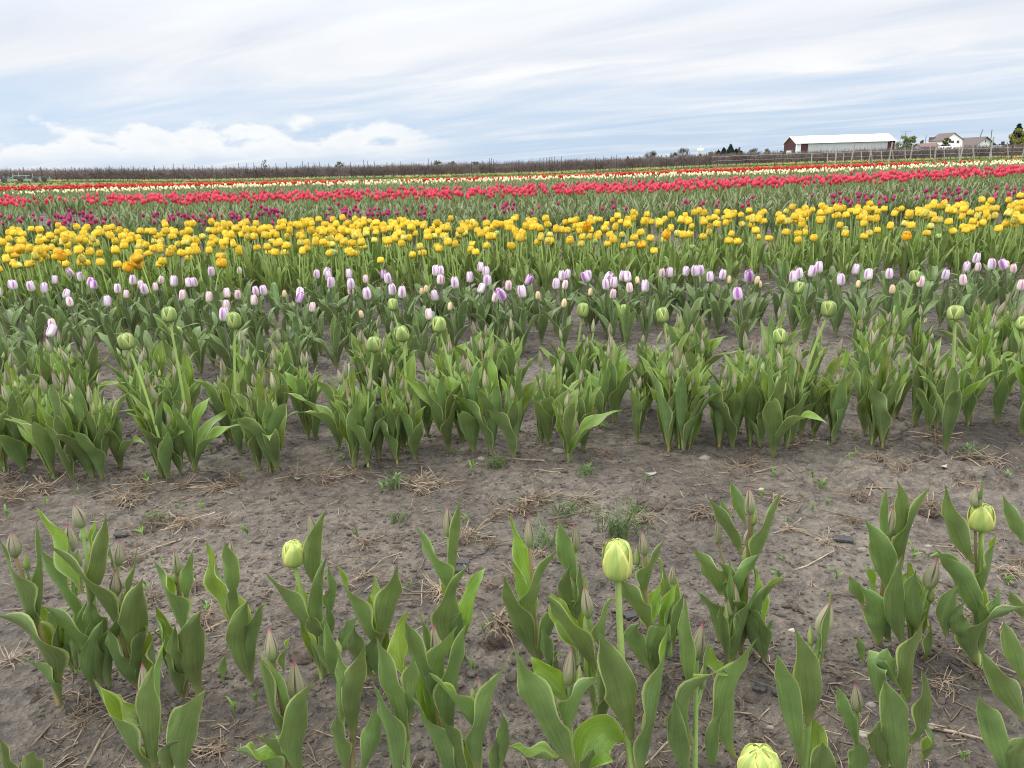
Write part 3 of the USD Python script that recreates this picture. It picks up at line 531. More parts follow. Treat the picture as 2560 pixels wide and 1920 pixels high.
# name, crop, label, base, [stem middle points], leaves (foot x, y, middle x, y, tip x, y, width, facing), closed buds (foot, tip, width, kind), round bud (centre, width, height)
FRONT = [
 ("A", "sprawling front-row tulip at the left edge with one very broad low leaf", (335,1290), [(250,930)],
  [(320,1180,205,905,-25,785,150,-50),(330,1250,255,1110,105,1018,75,-50),(195,860,105,610,-5,340,120,-30),(215,840,235,560,210,238,60,100)],
  [(88,440,65,300,85,0),(155,515,150,420,42,1)], None),
 ("A", "front-row tulip with two long leaves slanting up and left of the tallest bud cluster", (435,1110), [(430,750)],
  [(432,1090,345,950,350,890,60,-30),(470,820,330,580,213,362,95,-35),(440,1090,470,880,500,700,70,40)],
  [(410,412,382,255,80,0),(455,503,445,405,46,1),(244,815,213,710,46,1)], None),
 ("A", "front-row tulip with an olive leaf arching left over bare soil", (535,1215), [(500,900)],
  [(525,1180,425,900,243,728,140,-25),(535,1200,530,1000,600,800,80,40)], [], None),
 ("A", "tall front-row tulip with two upright closed buds and a thick pale stem", (635,1195), [(560,800)],
  [(612,980,540,830,520,690,100,20),(480,650,380,390,205,150,100,140),(520,720,572,480,612,197,72,50),(500,560,548,350,537,190,60,140),(580,1185,557,1050,558,915,68,10)],
  [(472,270,432,135,77,0),(487,355,476,265,52,1)], None),
 ("A", "front-row tulip with a mauve bud between a long folded leaf and a broad blue-green leaf", (790,1195), [(700,900)],
  [(700,890,515,600,240,350,100,-40),(800,1050,770,800,822,565,138,15),(712,700,762,560,790,390,46,110),(785,1190,675,1040,620,850,120,-20),(800,1190,872,1000,830,830,140,150)],
  [(665,668,672,515,68,0),(640,762,625,665,42,1),(706,770,710,650,46,1)], None),
 ("A", "thin front-row tulip with a single bud behind the mauve-budded one", (705,1080), [(670,760)],
  [(660,520,640,430,624,363,26,110),(700,900,740,760,700,640,60,140)], [(685,490,681,350,62,0)], None),
 ("A", "neat three-leaved front-row tulip with a bud over a smaller green bud", (1070,1258), [(1060,900)],
  [(1090,935,975,665,885,460,120,-45),(1075,700,1080,560,1113,397,62,20),(1150,1240,1095,960,1160,755,132,25),(1060,1240,1000,1020,1010,840,90,-20),(1055,1258,992,1120,957,990,82,-30)],
  [(1025,540,1016,397,60,0),(1020,600,1019,500,42,1)], None),
 ("A", "front-row tulip with a bud tucked behind two upright leaves, one broad leaf below", (1450,1172), [(1365,860)],
  [(1335,810,1255,560,1192,345,98,145),(1345,690,1325,520,1290,335,88,10),(1372,860,1338,700,1360,600,62,0),(1450,1160,1375,920,1437,682,128,15)],
  [(1342,452,1322,347,42,0)], None),
 ("A", "short single leaf blade poking up beside the shadowed straw", (1288,1160), None, [(1288,1160,1281,1080,1303,1003,40,10)], [], None),
 ("A", "tiny brownish shoot beside the pale straw between the front plants", (935,920), None, [(935,922,908,892,878,862,24,0)], [], None),
 ("A", "large near tulip with a wavy leaf and two grey-green buds one below the other", (905,1900), [(860,1560)],
  [(870,1700,690,1420,530,1135,122,-45),(850,1400,720,1310,595,1230,90,140),(935,1440,915,1160,960,878,56,100),(900,1700,845,1340,887,1058,112,10),(1060,1750,1060,1430,1198,1210,132,30),(1000,1750,960,1580,1040,1500,80,20)],
  [(838,1250,828,1062,76,0),(815,1402,790,1208,56,0)], None),
 ("A", "clipped leafy tulip in the lowest corner under the broad low leaf", (70,1900), None,
  [(80,1800,30,1620,0,1488,72,-20),(210,1790,175,1650,196,1558,98,10)], [], None),
 ("A", "front-row tulip with a round pale yellow bud on a leaning stem and one wavy leaf", (1865,1150), [(1775,820)],
  [(1840,950,1690,730,1528,535,95,-35),(1838,960,1820,690,1887,430,58,40),(1790,850,1742,680,1715,520,72,150),(1865,1140,1890,900,1900,720,70,40)], [], (1685,416,125,138,(1697,490))),
 ("A", "long mauve bud against a tall pointed leaf, just behind the leaning round yellow bud", (1885,1110), [(1840,700)],
  [(1830,640,1800,420,1882,162,92,15),(1890,800,1918,650,1890,488,62,60)], [(1816,362,1795,186,66,0)], None),
 ("A", "big near tulip with crossing leaves and three buds of different heights", (1640,1800), [(1650,1500)],
  [(1650,1520,1535,1200,1492,888,92,-50),(1712,1460,1612,1200,1518,960,58,-30),(1640,1100,1640,1000,1688,878,46,90),(1740,1720,1700,1430,1840,1103,132,25),(1640,1720,1500,1600,1355,1565,132,-55),(1640,1650,1570,1540,1462,1468,70,-40),(1690,1600,1640,1510,1550,1462,72,140)],
  [(1572,1042,1545,860,78,0),(1717,1288,1685,1048,92,0),(1580,1342,1577,1250,34,1)], None),
 ("B", "front-row tulip with two narrow wavy leaves leaning left and a small green bud", (15,1420), [(0,1180)],
  [(-10,1180,-110,1010,-209,838,78,-40),(40,1250,-40,1030,-89,783,72,20)], [(-5,1012,-10,920,44,1)], None),
 ("B", "front-row tulip spreading like a vase with no open bud showing", (250,1168), [(215,950)],
  [(215,960,100,760,-25,472,122,-45),(240,920,290,720,331,477,108,40),(205,960,192,800,166,648,58,150),(250,1150,180,1000,215,900,90,10),(190,1150,98,1000,85,836,102,-20),(0,980,30,890,97,790,92,-60)], [], None),
 ("B", "slender front-row tulip with the mauve bud standing highest, one needle-thin leaf beside it", (685,1070), [(645,680)],
  [(635,640,545,480,434,256,92,-45),(655,570,662,350,697,93,58,30),(690,1050,625,760,738,493,132,25),(690,1000,668,860,702,763,92,10)], [(626,325,620,148,60,0)], None),
 ("B", "front-row tulip with a grey bud on a bare brownish stem between two spread leaves", (1138,1065), [(1120,760)],
  [(1130,660,1055,430,979,188,72,145),(1120,900,1120,640,1278,372,92,45),(1135,1040,1015,800,944,553,122,-20)], [(1092,382,1088,211,62,0)], None),
 ("B", "green bud half hidden by a flat upright leaf, next to the bare-stemmed grey bud", (1370,1080), [(1355,760)],
  [(1355,580,1305,420,1262,230,96,15),(1350,790,1297,640,1330,490,78,0),(1370,800,1395,640,1375,470,62,60)], [(1358,412,1364,252,57,0)], None),
 ("B", "lone short leaf blade standing in bare soil near the middle", (1215,1114), None, [(1212,1112,1185,960,1170,836,64,-20),(1245,1105,1240,1060,1250,1012,34,10)], [], None),
 ("B", "crowded front-row tulip with a pink-tipped bud just left of the tall yellow bud", (1490,1445), [(1450,1150)],
  [(1480,1110,1320,860,1178,656,102,-40),(1420,1000,1290,790,1218,643,110,150),(1535,1000,1515,810,1584,666,72,50),(1500,1400,1520,1120,1488,850,56,20)],
  [(1432,790,1412,618,72,0),(1436,918,1425,753,66,1)], None),
 ("B", "tulip with the largest round yellow bud on a long pale stem, hooked leaf beside", (1690,1740), [(1632,1150)],
  [(1680,1490,1620,1180,1478,868,172,20),(1730,1720,1820,1260,1900,813,120,55)], [], (1597,460,170,222,(1602,566))),
 ("B", "big near tulip with a long left leaf, low leaves lying flat and a mauve-tipped bud", (1345,1800), [(1325,1450)],
  [(1335,1660,1150,1330,1003,956,155,-32),(1320,1280,1200,1120,1097,1020,122,145),(1320,1450,1375,1250,1518,1116,122,35),(1280,1600,1120,1580,957,1532,88,-70),(1390,1680,1500,1480,1650,1520,230,160),(1400,1700,1435,1610,1463,1548,62,30)],
  [(1317,1178,1325,966,77,0),(1366,1202,1385,1066,52,1)], None),
 ("B", "front-row tulip with three buds in one cluster, right behind the largest yellow bud", (1800,1122), [(1775,800)],
  [(1790,855,1690,700,1610,558,98,-35),(1760,650,1785,520,1873,338,78,45),(1790,860,1795,740,1848,598,82,140),(1790,1100,1690,930,1725,828,104,-10),(1810,1110,1855,980,1850,850,102,20)],
  [(1756,432,1742,293,60,0),(1757,522,1760,403,46,1),(1712,492,1707,378,40,1)], None),
 ("B", "small front-row tulip with one tiny bud on a thin reddish stem", (1905,1012), [(1900,830)],
  [(1890,780,1888,640,1850,476,32,-30),(1895,960,1930,830,1986,638,62,45),(1880,980,1862,870,1850,760,62,-20)], [(1912,597,1912,488,40,0)], None),
 ("B", "near tulip with a tall grey bud framed by a folded leaf and a twisted leaf", (580,1600), [(560,1300)],
  [(570,1300,440,1030,369,788,102,-40),(512,1020,488,880,453,740,34,-40),(560,1300,570,1050,684,838,104,35),(640,1500,650,1150,736,818,112,40)], [(546,1038,540,836,82,0)], None),
 ("B", "near tulip with upright overlapping leaves and a half-hidden bud tip", (390,1780), [(385,1450)],
  [(385,1500,285,1180,212,900,112,-20),(400,1150,345,950,399,743,88,145),(330,1760,285,1440,180,1166,112,-25),(410,1400,420,1150,415,1000,70,40)], [(376,1192,375,1078,57,1)], None),
 ("B", "near tulip cut by the picture's lower edge with a slim green bud among steep leaves", (70,1800), [(70,1500)],
  [(80,1500,85,1200,159,923,112,20),(0,1400,10,1200,-12,1005,92,-20),(120,1700,195,1480,180,1308,82,40),(40,1700,-10,1500,-20,1350,92,-20)], [(74,1282,85,1088,67,1)], None),
 ("B", "near tulip with two long leaves in a wide V, small bud at the fork", (800,1800), [(805,1550)],
  [(810,1480,670,1270,502,1106,102,-42),(800,1680,840,1320,1008,970,112,45),(640,1780,555,1500,397,1236,122,-30),(720,1780,630,1500,567,1343,112,-20),(760,1700,758,1550,755,1430,72,145),(920,1700,948,1500,930,1338,58,40),(900,1750,893,1600,905,1478,52,30)],
  [(812,1332,815,1143,62,0),(770,1272,765,1195,37,1)], None),
 ("C", "bushy front-row tulip with five buds, the most of any plant in the row", (345,1000), [(380,650)],
  [(355,430,265,260,152,86,62,-35),(300,300,262,200,238,103,44,-20),(380,260,335,120,292,2,64,10),(420,500,495,300,578,73,82,40),(230,660,170,530,76,391,98,-35),(260,700,292,560,205,470,62,-20),(350,760,345,590,474,418,122,30),(225,930,195,760,90,641,88,-45),(360,930,402,800,380,720,102,20)],
  [(405,192,405,43,62,0),(421,258,425,148,47,1),(390,382,401,256,62,0),(385,482,385,370,54,1),(221,357,218,231,44,0)], None),
 ("C", "front-row tulip with one fat striped bud standing before the five-budded plant", (290,1082), [(285,900)],
  [(310,800,298,620,285,456,38,20),(280,1060,245,860,230,720,55,-20),(300,1070,345,870,330,770,55,40)], [(306,788,318,601,80,0),(270,828,262,718,47,1)], None),
 ("C", "small budless clump of upright leaves right of the five-budded plant", (485,1044), None,
  [(475,940,435,760,521,596,92,20),(480,1020,415,880,442,716,72,-20),(500,1035,505,900,534,801,48,45)], [], None),
 ("C", "near tulip with a grey bud above one broad leaf twisting right", (85,1760), [(90,1350)],
  [(60,1230,28,950,32,668,72,-35),(120,1200,155,1050,169,843,34,50),(80,1520,30,1270,328,1038,142,35),(40,1750,-12,1500,-30,1250,102,-20),(280,1120,205,1050,160,930,62,145)],
  [(96,1028,103,826,84,0),(126,1202,130,1050,47,1)], None),
 ("C", "near single broad upright leaf narrowing to a brown foot", (325,1625), None, [(315,1600,275,1250,461,898,134,25),(190,1760,180,1500,246,1338,62,-30)], [], None),
 ("C", "near tulip with a thick mauve bud leaning right over two wide leaves", (715,1760), [(760,1200)],
  [(740,1410,752,1150,657,848,142,10),(690,1640,620,1250,556,1003,98,-35),(700,1700,772,1500,762,1370,120,150),(810,1080,850,850,874,601,44,50)],
  [(812,890,861,702,100,0),(755,952,750,838,38,1)], None),
 ("C", "tiny red-tipped shoot alone in the soil", (1055,1055), None, [(1055,1055,1046,970,1017,890,44,0)], [], None),
 ("C", "short near tulip with a pointed grey bud on a bare reddish stem", (1012,1780), [(1015,1520)],
  [(1015,1520,955,1350,902,1178,64,-35),(1010,1780,1040,1620,1030,1510,112,0)], [(1021,1332,1023,1183,70,0)], None),
 ("C", "dark leaf point rising from the lower edge between two near tulips", (838,1850), None, [(838,1850,825,1660,822,1512,142,0)], [], None),
 ("C", "near tulip with a hook-shaped folded leaf and a bud pressed against a tall leaf", (1290,1800), [(1290,1300)],
  [(1325,1260,1325,1040,1420,778,114,25),(1210,1420,1115,1060,1272,1215,90,-50),(1270,1760,1255,1430,1172,1148,172,5),(1340,1520,1425,1330,1390,1088,92,40),(1390,1620,1455,1500,1400,1400,82,60),(1200,1700,1145,1500,1190,1378,92,-20),(1240,1140,1185,1050,1200,968,82,-20)],
  [(1268,1092,1341,892,77,0)], None),
 ("C", "tall front-row tulip with steep leaves and a green bud before the open soil", (1155,955), [(1170,600)],
  [(1250,400,1292,200,1249,-2,82,15),(1280,500,1320,270,1463,6,82,40),(1185,420,1178,200,1190,43,44,-10),(1190,640,1175,440,1062,223,122,-15),(1135,945,1150,780,1034,606,134,0),(1215,930,1198,800,1250,678,82,30),(1050,720,1010,640,977,543,52,-45)],
  [(1210,322,1228,163,67,0)], None),
 ("C", "front-row tulip with a striped bud leaning right over blue-green leaves", (1330,1020), [(1380,780)],
  [(1290,960,1238,720,1283,428,94,-20),(1390,880,1345,700,1360,523,114,20),(1395,1060,1445,930,1430,790,62,45)],
  [(1428,622,1486,456,87,0),(1445,702,1440,603,47,1)], None),
 ("C", "tulip with a round yellow bud on a thick pale stem and one leaf sprawling right", (1720,1070), [(1722,780)],
  [(1690,480,1580,280,1529,23,84,-38),(1735,150,1740,50,1745,-12,28,30),(1730,820,1630,600,1459,382,112,-28),(1590,640,1555,470,1371,458,62,-55),(1535,905,1530,740,1610,600,72,-35),(1740,640,1782,480,1826,303,82,40),(1720,1050,1730,850,1985,733,125,50),(1760,790,1832,720,1820,613,72,50),(1715,980,1600,850,1640,700,100,-20)],
  [(1700,152,1718,33,72,0)], (1738,216,132,150,(1737,288))),
 ("C", "tulip at the right edge showing only a wavy leaf and a lower blade", (2000,900), None, [(1985,370,1925,240,1857,83,62,-35),(1985,800,1938,720,1897,643,62,-30)], [], None),
 ("C", "near tulip in the lower right corner with long leaves slanting left", (1990,1790), None,
  [(1990,1400,1850,1190,1742,991,112,-30),(1890,1779,1800,1450,1714,1243,102,-35),(1990,1200,1915,980,1867,818,82,-30),(1960,1750,1930,1600,1990,1478,122,0)], [], None),
 ("C", "round yellow bud rising into the picture's lower edge, nearest of all", (465,2560), None, [], [], (460,1708,240,270,(462,1800))),
]
BUDS = {"D": [(820,545,105,112,"paler round yellow-green bud on a curved stem above the second row's left plants"),(1085,375,97,105,"tall round green bud reaching into the lilac tulips, second row's left part"),(1140,485,66,78,"small round bud half hidden behind a taller round green bud"),(1505,410,97,112,"round green bud with a yellow split, standing before pink-white tulips")],
 "E": [(213,567,102,105,"lowest and widest round yellow-green bud in the middle of the second row"),(335,312,72,84,"small round bud directly above the bright egg-shaped bud"),(408,497,97,108,"bright yellow-green egg-shaped bud, tilted, of the second row"),(637,440,97,110,"round bud split by a yellow line, just right of the egg-shaped bud"),(1557,345,80,100,"dark green round bud with a twisted yellow petal edge"),(1838,347,64,82,"plain pale small round bud beside the dark green twisted one"),(2083,378,85,105,"upright green-striped round bud in front of the bare soil gap")],
 "F": [(757,203,66,84,"small round bud touching a lilac tulip behind it"),(955,335,102,108,"swirled round bud on the straightest tall stem, right part of the second row"),(653,515,90,106,"low round bud on a gently curved stem below the swirled one"),(1510,130,70,84,"highest round bud, level with the lilac tulips on the right"),(1775,363,108,98,"wide twisted round bud on a leaning stem, right part of the second row"),(2200,432,92,96,"round bud cut by the right edge of the picture")]}
ROW2 = {"D": [(30,1390),(160,1390),(345,1430),(470,1440),(600,1430),(660,1430),(780,1370),(1040,1420),(1170,1400),(1250,1390),(1460,1200),(1500,1205),(1670,1380),(1740,1390),(1790,1390),(1980,1170),(2030,1180),(2185,1240),(-60,1400)],
 "E": [(90,1360),(180,1360),(250,1310),(370,1340),(480,1310),(560,1160),(700,1260),(860,1260),(980,1280),(1120,1300),(1290,1210),(1340,1220),(1470,1325),(1560,1250),(1680,1095),(1760,1070),(1910,1200),(2110,1260),(2180,1240),(1930,1000),(1975,1000)],
 "F": [(20,1250),(60,1240),(250,1235),(340,1230),(450,1215),(520,1230),(600,1290),(690,1235),(770,1150),(850,1165),(980,1200),(1190,1000),(1230,1215),(1300,1230),(1500,1090),(1600,1120),(1650,1100),(1750,1110),(2195,1140),(2040,780),(2100,790)]}
LILAC = {"D": "15,225 55,190 122,182 193,190 280,207 367,158 452,98d 518,130 422,237d 445,293p 575,167d 630,190d 670,292 760,207 808,243p 857,153 903,213p 950,203 1013,192p 1038,150p 1133,178 1215,172 1248,165 1197,240p 1337,238p 1360,98 1423,258p 1437,367 1526,268p 1541,113p 1602,278p 1650,230 1690,215 1477,305p 1865,240o 1893,275d 1933,243d 2013,118 2088,80d 2120,125 2124,165 2035,318p 320,475d 305,437p",
 "E": "65,112 67,175 48,220p 148,237 165,145p 248,115d 282,138 313,138p 303,207 388,230 597,95 638,93 635,145p 658,157 585,180o 604,250 762,175 847,140 925,73 965,100 903,203d 930,160 953,160 1013,228p 1068,235d 1122,187p 1168,150d 1172,220 1290,258o 1390,172 1432,125 1463,115 1450,175p 1586,120 1628,130d 1615,237o 1710,130d 1715,178 1742,170 1758,240p 1810,125 1823,205p 1858,130d 1918,157o 1972,190 2072,108p 2127,100 998,265p 714,325o 150,370o 1428,305o 527,372p 540,228o",
 "F": "38,95 118,90 155,90 203,130 260,120 311,145o 407,123d 417,243d 479,160o 520,180o 775,105 745,145 829,92 914,63 1037,147 1150,87 1150,173o 1215,112 1366,113 1390,215o 1545,160p 1710,120 1778,150p 1810,65 1869,80p 1905,70p 1910,12 2006,50 2060,50o 2128,48d 2145,80p 2190,150p"}
def leaf_from(c, d0, row, seed):
    fx, fy, mx, my, tx, ty, w, face = row
    a = math.radians(face); o = np.array([math.sin(a), -math.cos(a), 0])
    s = CROP[c][2]
    P0 = at(*px(c, fx, fy), d0); P2 = at(*px(c, tx, ty), d0)
    ln = np.linalg.norm(P2 - P0)
    k = 0.26 * ln * o[1]
    P2 = at(*px(c, tx, ty), d0 + k + 0.01 * o[1]); M = at(*px(c, mx, my), d0 + 0.4 * k + 0.012 * o[1])
    P0 = at(*px(c, fx, fy), d0 + 0.004 * o[1])
    wr = w / s / FPX * float(CW @ (M - [0, 0, EYE])) / max(0.72, abs(math.cos(a))) * 1.46
    ctrl = 2 * M - 0.5 * (P0 + P2)
    return leaf([P0, ctrl, P2], wr, -o + np.array([0, 0, 0.35]), wave=0.15, freq=1.9, twist=np.random.default_rng(seed).uniform(-.5, .5), seed=seed, ns=19, nu=9)
k_plant = 0
for c, label, base, mids, leaves, buds, rb in FRONT:
    k_plant += 1
    s = CROP[c][2]
    if base[1] > 2300:
        d0 = 0.60; B = at(*px(c, rb[0], rb[1]), d0); B[2] = float(soil_z(B[0], B[1]))
    else:
        B = onground(*px(c, *base)); d0 = B[1]
    kind = "round_bud_tulip" if rb else ("closed_bud_tulip" if buds else "tulip_shoot")
    root = thing(kind, label, "tulip", B, group=None)
    rel = lambda m: (m[0] - B, m[1], m[2]) if isinstance(m, tuple) else m
    for j, row in enumerate(leaves):
        part(root, "leaf", rel(leaf_from(c, d0, row, k_plant * 100 + j)), M_leaf)
    if len(leaves) > 2 and base[1] < 1700:
        rr_ = np.random.default_rng(k_plant + 4000)
        for q_ in range(2):
            part(root, "leaf", random_leaf(rr_.uniform(0, 6.28), rr_.uniform(.13, .19), rr_.uniform(.035, .05), rr_.uniform(.15, .5), .004 + .02 * q_, k_plant * 100 + 60 + q_, .14, rr_.uniform(0, .6), 15, 7, .005, rr_.normal(0, .4)), M_leaf)
    path = [B + [0, 0, -0.01]]
    for m in mids or []:
        path.append(at(*px(c, *m), d0))
    main = None
    def bend(a, b, via):
        if via:
            return [a, 2 * via[0] - 0.5 * (a + b), b]
        return [a, (a + b) / 2 + [0, 0, 0.01], b]
    if rb:
        cx_, cy_, w, h, foot = rb
        F = at(*px(c, *foot), d0); T = at(*px(c, cx_, cy_ - h / 2), d0)
        dep = float(CW @ (F - [0, 0, EYE]))
        wr, hr = w / s / FPX * dep, h / s / FPX * dep * 1.12
        main = bend(path[0], F, path[1:])
        part(root, "stem", rel(stem(main, 0.0052, 0.0040, 9, 14)), M_stem_yellow if c != "D" else M_stem)
        bp = part(root, "bud", rel(place(round_bud(wr, hr, k_plant)[1], F, T - F)), M_core)
        for m in round_bud(wr, hr, k_plant)[0]:
            part(bp, "petal", rel(place(m, F - (T - F) * 0.02, T - F)), M_round)
    for j, (fx, fy, tx, ty, w, small) in enumerate(buds):
        F = at(*px(c, fx, fy), d0 + 0.004 * j); T = at(*px(c, tx, ty), d0 + 0.004 * j)
        dep = float(CW @ (F - [0, 0, EYE]))
        hr = np.linalg.norm(T - F)
        if main is None:
            main = bend(path[0], F, path[1:])
            part(root, "stem", rel(stem(main, 0.0046, 0.0030, 8, 14)), M_stem if j % 2 else (M_stem_red if k_plant % 2 else M_stem))
        else:
            q = bez(main, np.array([0.55 if small else 0.3]))[0]
            part(root, "stem", rel(stem([q, q * 0.4 + F * 0.6 + [0, 0, -0.012], F], 0.0026, 0.0020, 6, 8)), M_stem_red if not small else M_stem)
        part(root, "bud", rel(place(closed_bud(hr * 1.04, w / s / FPX * dep * 0.96, k_plant * 7 + j), F, T - F, roll=0.4 * k_plant + j)), M_bud_green if small else M_bud)

# ------------------------------------------------------------------ second row
rng = np.random.default_rng(7)
def row2_class(i):
    r = np.random.default_rng(100 + i)
    c = new_class("second_row_tulip")
    h = r.uniform(0.185, 0.25)
    a0 = r.uniform(0, 6.28)
    n = 6
    for k in range(n):
        az = a0 + k * 2.5 + r.normal(0, 0.25)
        fr = k / (n - 1)
        ln = (0.232 - 0.06 * fr) * r.uniform(0.80, 1.15)
        part(c, "leaf", random_leaf(az, ln, (0.064 - 0.030 * fr) * r.uniform(0.8, 1.15), np.clip(0.44 - 0.2 * fr + r.normal(0, .13), .08, .85), 0.004 + 0.085 * fr, i * 20 + k, 0.14, r.uniform(-.2, .6), 14, 7, 0.004, r.normal(0, .5)), M_leaf2)
    if i % 6 == 5:
        az = a0 + 1.2
        part(c, "leaf", random_leaf(az, 0.24, 0.05, 0.82, 0.01, i * 20 + 17, 0.13, 0.9, 15, 7, 0.004, 0.3), M_leaf2)
    top = np.array([r.normal(0, .012), r.normal(0, .012), h])
    part(c, "stem", stem([np.array([0, 0, -0.01]), np.array([0, 0, h * .6]), top], 0.0042, 0.0028, 7, 8), M_stem if i % 3 else M_stem_red)
    part(c, "bud", place(closed_bud(r.uniform(0.044, 0.056), r.uniform(0.0145, 0.018), i), top, [r.normal(0, .1), r.normal(0, .1), 1.0]), M_bud)
    for k in range(int(r.integers(1, 4))):
        az = r.uniform(0, 6.28); q = np.array([0, 0, h * r.uniform(.55, .7)]); e = q + [0.018 * math.cos(az), 0.018 * math.sin(az), r.uniform(.03, .05)]
        part(c, "stem", stem([q, (q + e) / 2 + [0.006 * math.cos(az), 0.006 * math.sin(az), 0], e], 0.0022, 0.0018, 5, 5), M_stem)
        part(c, "bud", place(closed_bud(r.uniform(0.028, 0.036), r.uniform(0.009, 0.012), i + 40 + k), e, [0.25 * math.cos(az), 0.25 * math.sin(az), 1.0]), M_bud_green)
    return c
R2 = [row2_class(i) for i in range(12)]
front2 = []
for c, pts in ROW2.items():
    for q in pts:
        P = onground(*px(c, *q)); front2.append((P[0], P[1]))
front2 = np.array(front2)
gapx = [(-1.06, 2.3, 0.2), (-0.42, 2.55, 0.27), (0.60, 2.6, 0.28), (0.92, 2.25, 0.25), (1.06, 2.7, 0.36), (-0.9, 2.9, 0.2), (0.3, 2.95, 0.25), (-.7, 2.35, .16), (.12, 2.5, .17), (-.1, 2.2, .12), (1.4, 2.4, .2)]
spots = list(map(tuple, front2))
tries = 0
while len(spots) < 185 and tries < 9000:
    tries += 1
    y = rng.uniform(2.0, 2.95); x = rng.uniform(-0.80, 0.80) * y
    f = np.interp(x, front2[np.argsort(front2[:, 0]), 0], front2[np.argsort(front2[:, 0]), 1])
    if y < f + 0.06 or min(abs(x / y - g_) for g_ in (-.55, -.39, -.262, -.12, .03, .156, .29, .448, .6)) < .020 or any((x - gx) ** 2 + (y - gy) ** 2 < (gr * .62) ** 2 for gx, gy, gr in gapx):
        continue
    if min((x - a) ** 2 + ((y - b) * 1.1) ** 2 for a, b in spots) < 0.066 ** 2:
        continue
    spots.append((x, y))
def side_words(x, y):
    u = x / y
    return "far left" if u < -.42 else "left of the middle" if u < -.12 else "around the middle" if u < .14 else "right of the middle" if u < .42 else "far right"
MARKS = {"D": ["paler round bud on the curved stem", "tall round bud among the lilac tulips", "half-hidden small round bud", "yellow-split round bud"],
 "E": ["lowest middle round bud", "small bud above the egg-shaped one", "egg-shaped bud", "yellow-lined round bud", "dark twisted round bud", "pale small round bud", "green-striped round bud"],
 "F": ["small bud touching a lilac tulip", "swirled round bud", "low curved-stemmed round bud", "highest round bud", "wide twisted round bud", "edge-cut round bud"]}
marks = [((px(c, q[0], 0)[0] - 1280) / FPX, nm) for c in BUDS for q, nm in zip(BUDS[c], MARKS[c])]
ORD = ["first", "second", "third", "fourth", "fifth", "sixth", "seventh", "eighth", "ninth", "tenth", "eleventh", "twelfth"]
sides = {}
for i in range(len(front2)):
    u_ = front2[i, 0] / front2[i, 1]
    mu, nm = min(marks, key=lambda m: abs(m[0] - u_))
    sides.setdefault((nm, u_ >= mu), []).append((abs(u_ - mu), i))
front_label = {}
for (nm, rt), v in sides.items():
    for q, (_, i) in enumerate(sorted(v)):
        front_label[i] = f"{ORD[q]} closed-bud tulip {'right' if rt else 'left'} of the {nm}, second row's front"
for i, (x, y) in enumerate(spots):
    k = int(rng.integers(0, 12))
    where = "at the front of" if i < len(front2) else "inside"
    copy(R2[k], "closed_bud_tulip", front_label.get(i) or f"tulip with closed buds{[' on a reddish stem', '', ''][k % 3]}{' and one sprawling leaf' if k % 6 == 5 else ''} {where} the second row", "tulip", (x, y, float(soil_z(x, y)) - 0.004), rng.uniform(0, 6.28), rng.uniform(0.80, 1.16),
         "closed-bud tulips along the front edge of the second row" if i < len(front2) else "closed-bud tulips inside the second row", tilt=rng.normal(0, .07))
# tall round buds
kb = 0
for c, lst in BUDS.items():
    for bx, by, w, h, label in lst:
        kb += 1
        s = CROP[c][2]; r = np.random.default_rng(900 + kb)
        dep = 0.0460 * FPX * s / w
        v = ray(*px(c, bx, by)); C = np.array([0, 0, EYE]) + v * dep
        d0 = C[1]
        lean = r.normal(0, .035)
        B = np.array([C[0] + (0.05 if bx in (820, 637) else lean), d0, 0.0]); B[2] = float(soil_z(B[0], B[1])) - 0.004
        wr, hr = w / s / FPX * dep * .89, h / s / FPX * dep * .96
        root = thing("round_bud_tulip", label, "tulip", B, group="round double buds of the second row")
        rel = lambda m: (m[0] - B, m[1], m[2])
        F = C - [0, 0, hr / 2]
        part(root, "stem", rel(stem([B, np.array([B[0] * .9 + F[0] * .1, d0, (B[2] + F[2]) * .55]), F], 0.005, 0.0036, 8, 12)), M_stem_yellow)
        ax = np.array([r.normal(0, .12), r.normal(-.05, .1), 1.0])
        ps, core = round_bud(wr, hr, 60 + kb)
        bp = part(root, "bud", rel(place(core, F, ax)), M_core)
        for m in ps:
            part(bp, "petal", rel(place(m, F - [0, 0, hr * .01], ax)), M_round2)
        for k in range(4):
            part(root, "leaf", random_leaf(r.uniform(0, 6.28) if k else -1.57 + r.normal(0, .5), r.uniform(.17, .23), r.uniform(.05, .065) - .006 * k, r.uniform(.2, .5), 0.004 + .02 * k, 700 + kb * 9 + k, 0.12, r.uniform(0, .7), 15, 7), M_leaf2)

